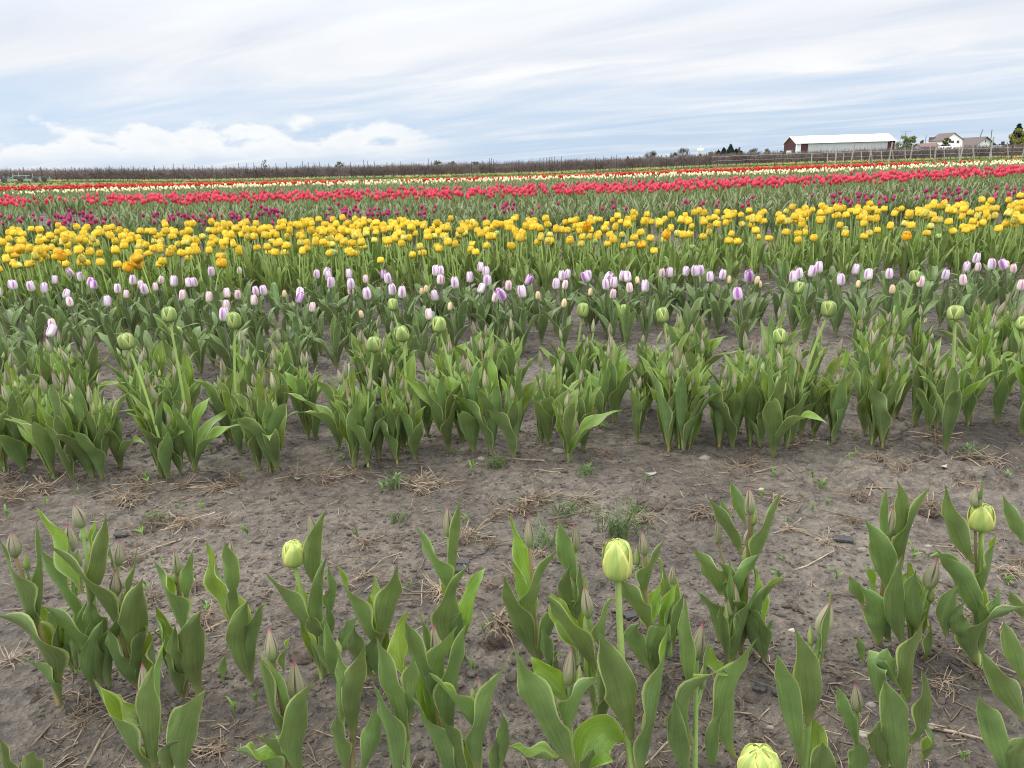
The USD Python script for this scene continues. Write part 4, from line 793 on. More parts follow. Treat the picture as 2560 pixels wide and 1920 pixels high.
# ------------------------------------------------------------------ lilac-white tulips
def lilac_class(i, mat, w, h, hs, opened=0.0, tilt=0.1):
    r = np.random.default_rng(300 + i)
    c = new_class("lilac_tulip")
    n = 4
    a0 = r.uniform(0, 6.28)
    for k in range(n):
        fr = k / (n - 1)
        part(c, "leaf", random_leaf(a0 + k * 2.4 + r.normal(0, .3), (0.215 - 0.05 * fr) * r.uniform(.85, 1.15), (0.058 - 0.02 * fr) * r.uniform(.85, 1.15), np.clip(0.62 - 0.22 * fr + r.normal(0, .1), .2, .9), 0.004 + 0.05 * fr, 3000 + i * 20 + k, 0.10, r.uniform(.3, 1.0), 12, 6, 0.004, r.normal(0, .3)), M_leaf3)
    top = np.array([r.normal(0, .012), r.normal(0, .012), hs])
    part(c, "stem", stem([np.array([0, 0, -0.01]), np.array([top[0] * -.4, top[1] * -.4, hs * .6]), top], 0.0042, 0.0032, 6, 7), M_stem_dark)
    ax = np.array([r.normal(0, tilt), r.normal(0, tilt), 1.0])
    fl = cup_flower(w, h, 300 + i, opened)
    R_, Z_ = cup(np.array([0.2, 0.6, 0.8, 0.8, 0.6]) * w / 2, np.array([0, .1, .4, .7, .85]) * h)
    core = trimesh.creation.icosphere(1, 1.0); core.apply_scale((0.36 * w, 0.36 * w, 0.36 * h)); core.apply_translation((0, 0, .42 * h))
    fp = part(c, "flower", place((np.array(core.vertices), np.array(core.faces), np.full((len(core.vertices), 2), .5)), top, ax), mat)
    for m in fl:
        part(fp, "petal", place(m, top, ax), mat)
    return c
LC = {"": [lilac_class(i, M_lilac, 0.034, 0.055, 0.245, 0.05) for i in range(5)], "d": [lilac_class(10 + i, M_lilac_deep if i < 2 else M_lilac, 0.036, 0.056, 0.245, 0.15, .3) for i in range(3)],
      "p": [lilac_class(20 + i, M_lilac_pink, 0.029, 0.049, 0.23) for i in range(4)], "o": [lilac_class(30 + i, M_peach, 0.022, 0.040, 0.205, -.2) for i in range(3)]}
HS = {"": .24, "d": .24, "p": .225, "o": .20}
HF = {"": .062, "d": .062, "p": .056, "o": .046}
WORDS = {"": "lilac and white flamed tulip on a dark stem", "d": "deeper purple-flamed lilac tulip, loosely open or tilted", "p": "pinkish white tulip with a narrow rose flame", "o": "small peach and cream tulip bud not yet coloured"}
GROUPW = {"": "lilac-white tulips in the third row", "d": "deep purple flamed tulips in the third row", "p": "pinkish tulips in the third row", "o": "peach tulip buds in the third row"}
lil = []
for c, txt in LILAC.items():
    for e in txt.split():
        kd = e[-1] if e[-1].isalpha() else ""
        x, y = (float(t) for t in e.rstrip("dpo").split(","))
        lil.append((px(c, x, y), kd))
lsp = []
SHORT = {"": "lilac-white tulip", "d": "deep purple-flamed tulip", "p": "pinkish tulip", "o": "peach tulip bud"}
lil_label, sides = {}, {}
for i, ((X_, Y_), kd) in enumerate(lil):
    u_ = (X_ - 1280) / FPX
    mu, nm = min(marks, key=lambda m: abs(m[0] - u_))
    sides.setdefault((nm, u_ >= mu, kd), []).append((abs(u_ - mu), i))
for (nm, rt, kd), v in sides.items():
    for q, (_, i) in enumerate(sorted(v)):
        lil_label[i] = f"{ORD[q]} {SHORT[kd]} {'right' if rt else 'left'} of the {nm}, third row"
for i_l, ((X_, Y_), kd) in enumerate(lil):
    v = ray(X_, Y_); sc = rng.uniform(.95, 1.1)
    hc = HS[kd] * sc + HF[kd] * sc * .5
    d = 3.8
    for _ in range(6):
        P = at(X_, Y_, d); gz = float(soil_z(P[0], P[1]))
        d = (EYE - gz - hc) / -v[2] * v[1] if v[2] < 0 else d
    P = at(X_, Y_, d)
    d = P[1]
    kls = LC[kd]
    lsp.append((P[0], P[1]))
    copy(kls[int(rng.integers(0, len(kls)))], "lilac_tulip", lil_label[i_l], "tulip", (P[0], P[1], float(soil_z(P[0], P[1])) - .004), rng.uniform(0, 6.28), sc, GROUPW[kd])
# plants of the same row that are only in leaf
def leafy_class(i, mat, n=4, ln=.2, w=.055, lean=.55):
    r = np.random.default_rng(500 + i)
    c = new_class("leafy_tulip"); a0 = r.uniform(0, 6.28)
    for k in range(n):
        fr = k / max(1, n - 1)
        part(c, "leaf", random_leaf(a0 + k * 2.4 + r.normal(0, .3), (ln - .04 * fr) * r.uniform(.85, 1.15), (w - .02 * fr) * r.uniform(.85, 1.15), np.clip(lean - .25 * fr + r.normal(0, .1), .1, .9), .004 + .03 * fr, 5000 + i * 20 + k, .1, r.uniform(.3, 1), 12, 6), mat)
    return c
LF = [leafy_class(i, M_leaf3) for i in range(5)]
nl = 0; tries = 0
while nl < 150 and tries < 5000:
    tries += 1
    u_ = rng.uniform(-.76, .76); y = rng.uniform(3.15 if u_ < -.2 else 3.4, 4.55); x = u_ * y
    if min((x - a) ** 2 + (y - b) ** 2 for a, b in lsp) < (.10 if x / y < .05 else .14) ** 2:
        continue
    lsp.append((x, y)); nl += 1
    copy(LF[int(rng.integers(0, 5))], "leafy_tulip", "blue-green tulip plant in leaf only among the lilac tulips", "tulip", (x, y, float(soil_z(x, y)) - .004), rng.uniform(0, 6.28), rng.uniform(.85, 1.2), "leafless-flowered plants of the third row".replace("leafless-flowered plants", "plants without flowers"))

# ------------------------------------------------------------------ yellow double tulips
def clump_leaves(r, n, ln, w, lean, z0=.004, ns=8, nu=4, seed=0):
    a0 = r.uniform(0, 6.28)
    return [random_leaf(a0 + k * 2.4 + r.normal(0, .3), ln * r.uniform(.8, 1.15), w * r.uniform(.8, 1.2), np.clip(lean + r.normal(0, .12), .05, .9), z0 + .02 * k, seed * 30 + k, .1, r.uniform(.1, .8), ns, nu) for k in range(n)]
def yellow_parts(i, kind):
    r = np.random.default_rng(800 + i)
    hs = {"g": .33}.get(kind, .375) * r.uniform(.88, 1.06)
    lv = clump_leaves(r, 4, .20, .040, .34, seed=800 + i)
    bendy = kind == "o" or i % 5 == 4
    top = np.array([r.normal(0, .02) + (.05 if bendy else 0), r.normal(0, .02), hs])
    ax = np.array([r.normal(0, .15) + (.5 if bendy else 0), r.normal(0, .15), 1.0])
    st = stem([np.array([0, 0, -.01]), np.array([-top[0] * .3, 0, hs * .6]), top], .0042, .0034, 6, 8)
    if kind == "g":
        fl = [place(m, top, ax) for m in round_bud(.036, .036, i)[0]]
    elif kind == "o":
        fl = [place(m, top, ax) for m in double_flower(.060, .050, i, .19, (5, 6, 5, 4))]
    else:
        fl = [place(m, top, ax) for m in double_flower(r.uniform(.040, .053), r.uniform(.036, .046), i, .15)]
    return lv, st, fl
def yellow_class(i, kind):
    c = new_class("yellow_tulip"); lv, st, fl = yellow_parts(i, kind)
    for m in lv:
        part(c, "leaf", m, M_leaf4)
    part(c, "stem", st, M_stem_yellow)
    part(c, "flower", join(fl), {"g": M_round2, "o": M_orange, "h": M_yellow_green}.get(kind, M_yellow))
    return c
YC = {"y": [yellow_class(i, "y") for i in range(8)], "h": [yellow_class(20 + i, "h") for i in range(3)], "o": [yellow_class(30 + i, "o") for i in range(3)], "g": [yellow_class(40 + i, "g") for i in range(2)]}
YW = {"y": "bright yellow double tulip in the broad yellow band", "h": "greenish yellow double tulip still half closed in the yellow band", "o": "deep orange-yellow ruffled double tulip at the yellow band's near side", "g": "small round green bud on a tall stem in the yellow band"}
YG = {"y": "yellow double tulips", "h": "half-closed greenish yellow tulips", "o": "ruffled orange-yellow tulips", "g": "green buds among the yellow tulips"}
ys = []
tries = 0
cell = {}
while len(ys) < 900 and tries < 40000:
    tries += 1
    u = rng.uniform(-.74, .74)
    a, b = np.interp(u, [-.7, -.3, 0, .3, .7], [4.55, 4.75, 4.85, 4.85, 4.85]), np.interp(u, [-.7, 0, .3, .7], [6.9, 6.9, 6.9, 7.1])
    y = a + (b - a) * rng.beta(1.15, 1.1); x = u * y
    q = (x, y)
    if u > .02 and rng.random() < np.interp(u, [0, .3, .7], [.2, .4, .3]):
        continue
    key = (int(x / .072), int(y / .072))
    if key in cell:
        continue
    cell[key] = 1
    ys.append(q)
ys.sort(key=lambda p: p[1])
kinds = rng.choice(["y", "h", "o", "g"], len(ys), p=[.74, .17, .025, .065])
near_o = [("D", 730, 30), ("D", 850, 40), ("D", 940, 15), ("D", 1345, 15)]
for c, x_, y_ in near_o:
    P = at(*px(c, x_, y_), 4.45)
    copy(YC["o"][near_o.index((c, x_, y_)) % 3], "yellow_tulip", YW["o"], "tulip", (P[0], P[1], float(soil_z(P[0], P[1])) - .004 - max(0, .41 - (P[2] - float(soil_z(P[0], P[1]))))), rng.uniform(0, 6.28), 1.0, YG["o"])
for i, (x, y) in enumerate(ys[:296]):
    kd = str(kinds[i])
    copy(YC[kd][int(rng.integers(0, len(YC[kd])))], "yellow_tulip", YW[kd], "tulip", (x, y, float(ground(x, y)) - .004), rng.uniform(0, 6.28), (rng.uniform(.92, 1.08),) * 2 + (rng.uniform(.82, 1.1),), YG[kd], tilt=rng.normal(0, .045))
def yp(i, kd):
    lv, st, fl = yellow_parts(i, kd)
    return [("foliage", join(lv), M_leaf4), ("stem", st, M_stem_yellow), ("flower", join(fl), M_yellow if kd == "y" else M_yellow_green)]
rest = np.array(ys[296:])
scatter("yellow_tulips_behind", "yellow double tulips filling the back of the yellow band", "tulips", [yp(60, "y"), yp(61, "y"), yp(62, "y"), yp(63, "y"), yp(64, "h")],
        np.c_[rest, ground(rest[:, 0], rest[:, 1]) - .004], np.random.default_rng(5), .92, 1.08, .06)

# ------------------------------------------------------------------ far flower bands
def far_parts(i, mat, w, h, hs, stem_mat, leaf_m, nl=3, ln=.2, lw=.034, lean=.35):
    r = np.random.default_rng(1500 + i)
    top = np.array([r.normal(0, .012), r.normal(0, .012), hs * r.uniform(.93, 1.07)])
    st = tube(bez([np.array([0, 0, -.01]), np.array([0, 0, hs * .6]), top], np.linspace(0, 1, 4)), np.full(4, .004), 4, False)
    fl = place(lowfi_cup(w, h, i), top, [r.normal(0, .12), r.normal(0, .12), 1])
    return [("foliage", join(clump_leaves(r, nl, ln, lw, lean, ns=6, nu=3, seed=1500 + i)), leaf_m), ("stem", st, stem_mat), ("flower", fl, mat)]
def far_class(name, parts):
    c = new_class(name)
    for nm, m, mat in parts:
        part(c, nm, m, mat)
    return c
def band(name, label, cat_, group, mat, pts, w, h, hs, stem_mat, leaf_m, seed, rest_name, rest_label, **kw):
    pts = pts[np.argsort(pts[:, 1] + 0.0 * pts[:, 0])]
    r = np.random.default_rng(seed)
    cl = [far_class(name, far_parts(seed * 10 + i, mat, w, h, hs, stem_mat, leaf_m, **kw)) for i in range(4)]
    z = ground(pts[:, 0], pts[:, 1]) - .004
    for i in range(min(296, len(pts))):
        copy(cl[int(r.integers(0, 4))], name, label, cat_, (pts[i, 0], pts[i, 1], float(z[i])), r.uniform(0, 6.28), r.uniform(.88, 1.12), group)
    if len(pts) > 296:
        scatter(rest_name, rest_label, "tulips", [far_parts(seed * 10 + 50 + i, mat, w, h, hs, stem_mat, leaf_m, **kw) for i in range(4)], np.c_[pts[296:], z[296:]], r, .88, 1.12, .08)
def fill(n, d0, d1, seed, dens=None, umax=.74):
    r = np.random.default_rng(seed); out = []
    while len(out) < n:
        u = r.uniform(-umax, umax); y = r.uniform(d0, d1)
        if dens is not None and r.random() > dens(u, y):
            continue
        out.append((u * y, y))
    return np.array(out)
def purple_d(u, y):
    s = math.sin(u * 31) * .5 + math.sin(u * 57 + 1) * .5
    return np.interp(u, [-.7, -.35, -.15, .05, .3, .45, .7], [.8, .85, .5, .2, .2, .5, 1.0]) * np.clip(.55 + .7 * s, .08, 1)
band("magenta_tulip", "small magenta tulip scattered in the green strip behind the yellow band", "tulip", "magenta tulips behind the yellow band", M_magenta, fill(330, 8.1, 10.2, 31, purple_d), .038, .047, .33, M_stem_dark, M_leaf3, 3, "magenta_tulips_behind", "more small magenta tulips behind the yellow band")
gap_c = lambda u, y: 0.06 if -.60 < u < -.535 else (0.5 if -.635 < u <= -.60 or -.535 <= u < -.5 else 1.0)
band("coral_tulip", "coral-red tulip in the near red band", "tulip", "coral-red tulips of the near red band", M_coral, fill(1750, 12.8, 16.4, 41, gap_c), .054, .072, .38, M_stem, M_leaf5, 4, "coral_tulips_behind", "coral-red tulips filling the back of the near red band", ln=.27)
band("cream_tulip", "cream-white tulip in the white band", "tulip", "cream tulips of the white band", M_cream, fill(1400, 30.0, 33.0, 51, lambda u, y: np.interp(u, [-.7, -.6, -.5, .7], [.15, .3, 1, 1])), .058, .09, .36, M_stem, M_leaf5, 5, "cream_tulips_behind", "cream-white tulips filling the back of the white band", ln=.28)
band("scarlet_tulip", "scarlet tulip in the farthest red band", "tulip", "scarlet tulips of the farthest red band", M_scarlet, fill(2600, 37.0, 42.0, 61, lambda u, y: np.interp(u, [-.7, -.22, -.2, -.13, -.1, .45, .55, .7], [1, 1, .25, .25, 1, 1, .2, .05])), .08, .10, .36, M_stem, M_leaf5, 6, "scarlet_tulips_behind", "scarlet tulips filling the back of the farthest red band", ln=.28)
fr_ = np.random.default_rng(71)
fol = [[("foliage", join(clump_leaves(fr_, 6, .27, .036, .42, ns=6, nu=3, seed=2000 + i)), M_leaf5)] for i in range(5)]
fol3 = [[("foliage", join(clump_leaves(fr_, 6, .24, .040, .40, ns=6, nu=3, seed=2100 + i)), M_leaf3)] for i in range(4)]
f1 = fill(1500, 9.2, 13.0, 81, gap_c); f2 = fill(430, 7.9, 9.4, 82, lambda u, y: .9 if u < .05 else .5)
scatter("tulip_foliage", "dense strip of grey-green tulip leaves between the yellow and the near red band", "foliage", fol, np.c_[f1, ground(f1[:, 0], f1[:, 1])], np.random.default_rng(83), .8, 1.2, .15)
scatter("tulip_foliage", "darker green tulip leaves just behind the yellow band", "foliage", fol3, np.c_[f2, ground(f2[:, 0], f2[:, 1])], np.random.default_rng(84), .8, 1.15, .15)
f3 = fill(4000, 16.4, 30, 85); f4 = fill(1300, 33.2, 37, 86)
f34 = np.vstack([f3, f4])
scatter("tulip_foliage", "far strip of green tulip leaves under and before the white band", "foliage", fol, np.c_[f34, ground(f34[:, 0], f34[:, 1])], np.random.default_rng(87), .9, 1.25, .15)
f5 = fill(230, 4.7, 7.0, 88)
scatter("tulip_foliage", "green leaves filling the gaps between the yellow tulips", "foliage", [[("foliage", join(clump_leaves(fr_, 5, .24, .042, .35, ns=7, nu=4, seed=2200 + i)), M_leaf4)] for i in range(4)], np.c_[f5, ground(f5[:, 0], f5[:, 1])], np.random.default_rng(89), .8, 1.15, .12)
# ------------------------------------------------------------------ vineyard
M_vine = plain("bare_vine_wood", (0.185, 0.146, 0.132), (0.10, 0.078, 0.07), 6, 0.9, 0.1, rand=0.3)
M_post_dark = plain("dark_post_wood", (0.085, 0.075, 0.07), (0.05, 0.045, 0.043), 5, 0.9, 0.1, rand=0.3)
M_post = plain("grey_post_wood", (0.36, 0.33, 0.29), (0.24, 0.22, 0.195), 3, 0.9, 0.1, rand=0.2)
M_wire = plain("wire", (0.45, 0.45, 0.45), None, 3, 0.5)
def vine_mesh(i, H=1.86):
    r = np.random.default_rng(4000 + i); out = []
    out.append(tube(bez([np.array([0, 0, -.1]), np.array([r.normal(0, .05), r.normal(0, .03), .4]), np.array([0, 0, .9])], np.linspace(0, 1, 4)), np.array([.035, .03, .027, .022]), 5, False))
    for s in (-1, 1):
        for z in (.55, .9):
            out.append(tube([[0, 0, z - .05], [s * .35, r.normal(0, .04), z + r.normal(0, .04)], [s * .72, r.normal(0, .05), z + r.normal(0, .05)]], [.022, .018, .013], 3, False))
    for k in range(80):
        x = r.uniform(-.72, .72); z0 = r.choice([.3, .5, .8, .95]); y = r.normal(0, .05)
        ln = r.uniform(.35, .95)
        p = [np.array([x, y, z0])]
        d = np.array([r.normal(0, .45), r.normal(0, .3), 1.0]); d /= np.linalg.norm(d)
        for _ in range(3):
            d = d + r.normal(0, .3, 3); d /= np.linalg.norm(d); p.append(p[-1] + d * ln / 3)
        p = np.array(p); p[:, 2] = np.clip(p[:, 2], .15, H + r.uniform(-.1, .18))
        out.append(tube(p, np.array([.020, .018, .015, .009]), 3, False))
    return join(out)
def vine_parts(i):
    m = vine_mesh(i)
    return m
VC = []
for i in range(6):
    c = new_class("grape_vine"); part(c, "canes", vine_mesh(i), M_vine, smooth=False); VC.append(c)
vr = np.random.default_rng(44)
vrows = [100.0 + 2.4 * k for k in range(8)]
n_ind, rest_v = 0, []
for k, yr in enumerate(vrows):
    for x in np.arange(-.70 * yr, .70 * yr, 1.3):
        x = x + vr.normal(0, .12); y = yr + vr.normal(0, .15)
        if k < 2:
            copy(VC[int(vr.integers(0, 6))], "grape_vine", "bare brown grape vine in the vineyard behind the tulip field", "vine", (x, y, float(ground(x, y))), vr.normal(0, .2) + (3.1416 if vr.random() < .5 else 0), (1, 1, vr.uniform(.86, 1.10)), "bare grape vines along the far edge of the tulip field")
            n_ind += 1
        else:
            rest_v.append((x, y))
rest_v = np.array(rest_v)
pth = "/World/" + numbered("grape_vines_behind")
pi = UsdGeom.PointInstancer.Define(stage, pth); rel_ = pi.CreatePrototypesRel()
for i in range(4):
    UsdGeom.Xform.Define(stage, f"{pth}/kind_{i:03d}"); part(f"{pth}/kind_{i:03d}", "canes", vine_mesh(20 + i), M_vine, smooth=False); rel_.AddTarget(f"{pth}/kind_{i:03d}")
pi.CreateProtoIndicesAttr(Vt.IntArray.FromNumpy(vr.integers(0, 4, len(rest_v)).astype(np.int32)))
pi.CreatePositionsAttr(Vt.Vec3fArray.FromNumpy(np.c_[rest_v, ground(rest_v[:, 0], rest_v[:, 1])].astype(np.float32)))
pi.CreateScalesAttr(Vt.Vec3fArray.FromNumpy(np.c_[np.ones(len(rest_v)), np.ones(len(rest_v)), vr.uniform(.88, 1.1, len(rest_v))].astype(np.float32)))
tag(pi, "mass of bare brown vines in the rows behind the first two", "vines", None, "stuff")
def post(name, label, group, a, b, r, mat):
    a = np.asarray(a, float); b = np.asarray(b, float)
    single(name, label, "post", tube(np.array([a, (a + b) / 2, b]), np.array([r * 1.1, r, r * .95]), 8), mat, group, smooth=True)
CROP.update({"P": (0, 320, 3.456), "Q": (640, 320, 3.456), "R": (1280, 320, 3.456), "S": (1920, 280, 3.456), "J": (2220, 290, 6.506), "K": (1900, 300, 6.506), "T": (0, 400, 7.373)})
DARK = {"P": "85,345 200,335 350,328 470,335 560,338 615,328 730,335 835,330 940,318 1045,320 1150,322 1235,335 1330,318 1410,322 1495,305 1580,310 1680,315 1745,320 1830,315 1950,318 2060,296 2130,300 2190,295",
        "Q": "45,300 110,310 170,300 260,290 400,282 450,290 500,295 545,288 625,300 720,300 815,290 930,270 965,280 1020,282 1130,290 1250,285 1340,290 1490,262 1515,280 1560,272 1580,270 1700,290 1860,285 2015,258 2035,255 2052,265 2150,280",
        "R": "60,270 140,280 240,262 275,255 300,250 322,245 345,242 367,240 430,240 460,262 560,262 640,262 720,250 790,240 860,235 905,228 1000,245 1100,250 1200,240 1290,235 1335,240 1480,240 1580,245 1680,240 1780,250 1840,245 1900,238 1980,250 2060,245 2130,240"}
for c, txt in DARK.items():
    for e in txt.split():
        x, y = (float(t) for t in e.split(","))
        d = 99.2 + vr.normal(0, .15)
        T_ = at(*px(c, x, y), d); gz = float(ground(T_[0], d))
        post("vineyard_post", "dark weathered trellis post standing among the bare vines", "dark trellis posts of the vineyard", (T_[0] + vr.normal(0, .06), d, gz - .2), (T_[0], d, max(T_[2] - .06, gz + 1.7)), .034, M_post_dark)
GREY = [(245,460,240,355,0),(60,450,58,372,0),(130,468,130,340,0),(375,430,380,360,1),(515,425,515,350,1),(580,430,595,308,1),(650,425,655,360,1),(715,430,745,293,1),(815,425,804,338,1),(870,425,900,283,1),(905,420,890,343,1),(990,415,978,335,1),(1040,430,1076,263,1),(1088,415,1074,328,1),(1190,415,1184,308,1),(1225,415,1252,278,1),
        (1410,415,1400,293,1),(1435,430,1461,253,1),(1530,405,1518,298,1),(1655,408,1650,298,1),(1660,412,1686,278,1),(1785,405,1768,283,1),(1910,402,1952,213,1),(1935,398,1925,300,1),(2080,392,2068,258,1),(2105,392,2120,262,0),(2190,408,2214,318,1)]
for i, (x0, y0, x1, y1, g) in enumerate(GREY):
    d = 88.0 + (0 if abs(x1 - x0) > 14 else 4.0)
    A, B = at(*px("S", x0, y0), d), at(*px("S", x1, y1), d)
    A[2] = min(A[2], float(ground(A[0], d))) - .15
    lean = "leaning" if abs(x1 - x0) > 14 else "upright"
    post("end_post", f"{'pale grey' if g else 'dark'} {lean} wooden end post of a vine row before the barn and the house", f"{'pale' if g else 'dark'} {lean} end posts", A, B, (.075 if lean == "leaning" else .055), M_post if g else M_post_dark)
for z in (0.75, 1.25):
    A = np.array([24.0, 92.5, float(ground(24, 92.5)) + z]); xs = np.linspace(24, 64, 14)
    single("trellis_wire", f"{'lower' if z < 1 else 'upper'} trellis wire strung along the grey posts", "wire", tube(np.array([[x, 92.5, float(ground(x, 92.5)) + z] for x in xs]), .012, 4), M_wire)

# grass along the vineyard
def tuft(i, n=16, h=.3, w=.02):
    r = np.random.default_rng(6000 + i); out = []
    for k in range(n):
        az = r.uniform(0, 6.28); d = np.array([math.cos(az), math.sin(az), 0]); b = np.array([r.normal(0, h * .25), r.normal(0, h * .25), 0])
        e = b + d * h * r.uniform(.1, .6) + [0, 0, h * r.uniform(.6, 1.1)]; m = (b + e) / 2 + [0, 0, h * .15]
        s = np.cross(d, [0, 0, 1]) * w / 2
        v = np.array([b - s, b + s, m - s * .8, m + s * .8, e])
        out.append((v, np.array([[0, 1, 3], [0, 3, 2], [2, 3, 4]]), np.zeros((5, 2))))
    return join(out)
M_grass_far = plain("rough_grass", (0.19, 0.22, 0.055), (0.11, 0.14, 0.04), 1.2, 0.8, rand=.3)
M_mustard = plain("yellow_weed_flower", (0.62, 0.50, 0.04), (0.5, 0.42, 0.04), 3, 0.7)
gr = np.random.default_rng(62)
gx = gr.uniform(-.72, .72, 3800); gy = np.where(gr.random(3800) < .7, gr.uniform(90, 101, 3800), gr.uniform(50, 90, 3800)); gx = gx * gy
scatter("grass", "rough yellow-green grass along the foot of the vineyard", "grass", [[("blades", tuft(i, 22, .17, .04), M_grass_far)] for i in range(4)], np.c_[gx, gy, ground(gx, gy) - .02], gr, .7, 1.4, .1)
def blossom(i):
    r = np.random.default_rng(6100 + i); out = []
    for k in range(14):
        p = np.array([r.normal(0, .3), r.normal(0, .2), r.uniform(.05, .16)])
        out.append((p + np.array([[-.04, 0, 0], [.04, 0, 0], [0, .04, .03], [0, -.04, .03]]), np.array([[0, 3, 1], [0, 1, 2], [0, 2, 3], [1, 3, 2]]), np.zeros((4, 2))))
    return join(out)
bx_ = gr.uniform(-.72, .72, 520); by_ = gr.uniform(92, 99.5, 520)
keep = (np.sin(bx_ * 40) + np.sin(bx_ * 17 + 1)) > -.5
bx_, by_ = (bx_ * by_)[keep], by_[keep]
scatter("weed_flowers", "yellow flowering weeds in the grass at the foot of the vines", "weeds", [[("blossom", blossom(i), M_mustard)] for i in range(3)], np.c_[bx_, by_, ground(bx_, by_)], gr, .8, 1.4, .05)

# ------------------------------------------------------------------ barn, houses
def tri(v, f):
    m = trimesh.Trimesh(np.asarray(v, float), np.asarray(f), process=False); m.fix_normals(); return m
def wallcol(name, c, c2, axis_scale):
    return plain(name, c, c2, 1.6, 0.6, 0.3, stretch=axis_scale, rand=.0, detail=2)
M_barn_red = wallcol("barn_dark_red", (0.068, 0.018, 0.024), (0.045, 0.014, 0.018), (2.2, 2.2, .05))
M_barn_grey = wallcol("barn_grey_metal", (0.40, 0.41, 0.42), (0.35, 0.36, 0.37), (2.0, 2.0, .03))
M_barn_light = wallcol("barn_pale_sheet", (0.58, 0.63, 0.66), (0.5, 0.55, 0.58), (1, 1, .3))
M_white = plain("white_paint", (0.78, 0.78, 0.77), (0.72, 0.72, 0.71), 1.0, 0.6)
M_roof_white = plain("white_roof_metal", (0.82, 0.82, 0.80), (0.77, 0.77, 0.76), .6, 0.45)
M_roof_brown = plain("grey_brown_shingle", (0.155, 0.125, 0.115), (0.11, 0.092, 0.088), 2.5, 0.9, stretch=(1, 1, 3))
M_roof_red = plain("reddish_shingle", (0.21, 0.125, 0.115), (0.15, 0.095, 0.09), 2.5, 0.9)
M_wall_blue = plain("grey_blue_siding", (0.30, 0.32, 0.37), (0.26, 0.28, 0.32), 1.5, 0.8)
M_glass = plain("dark_window_glass", (0.05, 0.06, 0.07), (0.04, 0.045, 0.05), 2, 0.12, 0.6)
M_brick = plain("brown_brick", (0.14, 0.10, 0.09), (0.10, 0.075, 0.07), 4, 0.9)
def gable_roof(x0, x1, y0, y1, ze, zr, along, th=.18, over=.35):
    """Two slabs; along: the axis of the ridge."""
    out = []
    if along == "x":
        ym = (y0 + y1) / 2; sl = (zr - ze) / ((y1 - y0) / 2)
        for ys_ in (y0 - over, y1 + over):
            zz_ = ze - over * sl
            v = [(x0 - over, ys_, zz_), (x1 + over, ys_, zz_), (x1 + over, ym, zr), (x0 - over, ym, zr)]
            v = np.array(v + [(a, b, c + th) for a, b, c in v])
            out.append(tri(v, [[0, 1, 2], [0, 2, 3], [4, 6, 5], [4, 7, 6], [0, 4, 5], [0, 5, 1], [1, 5, 6], [1, 6, 2], [2, 6, 7], [2, 7, 3], [3, 7, 4], [3, 4, 0]]))
    else:
        xm = (x0 + x1) / 2; sl = (zr - ze) / ((x1 - x0) / 2)
        for xs_ in (x0 - over, x1 + over):
            zz_ = ze - over * sl
            v = [(xs_, y0 - over, zz_), (xs_, y1 + over, zz_), (xm, y1 + over, zr), (xm, y0 - over, zr)]
            v = np.array(v + [(a, b, c + th) for a, b, c in v])
            out.append(tri(v, [[0, 1, 2], [0, 2, 3], [4, 6, 5], [4, 7, 6], [0, 4, 5], [0, 5, 1], [1, 5, 6], [1, 6, 2], [2, 6, 7], [2, 7, 3], [3, 7, 4], [3, 4, 0]]))
    return cat(out)
def gable_body(x0, x1, y0, y1, zb, ze, zr, along):
    if along == "x":
        ym = (y0 + y1) / 2
        v = [(x0, y0, zb), (x0, y1, zb), (x0, y1, ze), (x0, ym, zr), (x0, y0, ze)]
        v += [(x1, b, c) for _, b, c in v]
    else:
        xm = (x0 + x1) / 2
        v = [(x0, y0, zb), (x1, y0, zb), (x1, y0, ze), (xm, y0, zr), (x0, y0, ze)]
        v += [(a, y1, c) for a, _, c in v]
    f = [[0, 1, 2], [0, 2, 4], [2, 3, 4], [5, 7, 6], [5, 9, 7], [7, 9, 8]]
    for i in range(5):
        j = (i + 1) % 5; f += [[i, i + 5, j + 5], [i, j + 5, j]]
    return tri(v, f)
# barn
D_ = 300.0
e0, e1 = at(*px("K", 592, 385), D_), at(*px("K", 2195, 327), D_)
bx0, bx1 = e0[0], e1[0]; ze = (e0[2] + e1[2]) / 2; zb = float(ground(bx0, D_)) - .5
bw = 13.0; zr = ze + 2.5
barn = thing("barn", "long low barn with white metal roof, grey side and dark red gable end", "barn", (bx0, D_, zb))
o_ = np.array([bx0, D_, zb])
def mv(m):
    m = m.copy(); m.apply_translation(-o_); return m
part(barn, "wall", mv(gable_body(bx0, bx1, D_, D_ + bw, zb, ze, zr, "x")), M_barn_grey, smooth=False)
gw = [(bx0 - .05, D_, zb), (bx0 - .05, D_ + bw, zb), (bx0 - .05, D_ + bw, ze - .02), (bx0 - .05, D_ + bw / 2, zr - .02), (bx0 - .05, D_, ze - .02)]
part(barn, "gable_wall", mv(tri(gw + [(x + .045, y, z) for x, y, z in gw], [[0, 1, 2], [0, 2, 4], [2, 3, 4], [5, 7, 6], [5, 9, 7], [7, 9, 8]] + sum([[[i, i + 5, (i + 1) % 5 + 5], [i, (i + 1) % 5 + 5, (i + 1) % 5]] for i in range(5)], []))), M_barn_red, smooth=False)
for pa, pb in ((668, 783), (2075, 2195)):
    part(barn, "red_panel", mv(box(at(*px("K", pa, 400), D_)[0] + .03, at(*px("K", pb, 400), D_)[0] - .03, D_ - .06, D_ - .003, zb, ze - .1)), M_barn_red, smooth=False)
part(barn, "roof", mv(gable_roof(bx0, bx1, D_, D_ + bw, ze + .02, zr + .02, "x", .2, .5)), M_roof_white, smooth=False)
kx = lambda zx: at(*px("K", zx, 400), D_)[0]
xa, xb_, xc, xd = kx(668), kx(783), kx(2075), kx(2195)
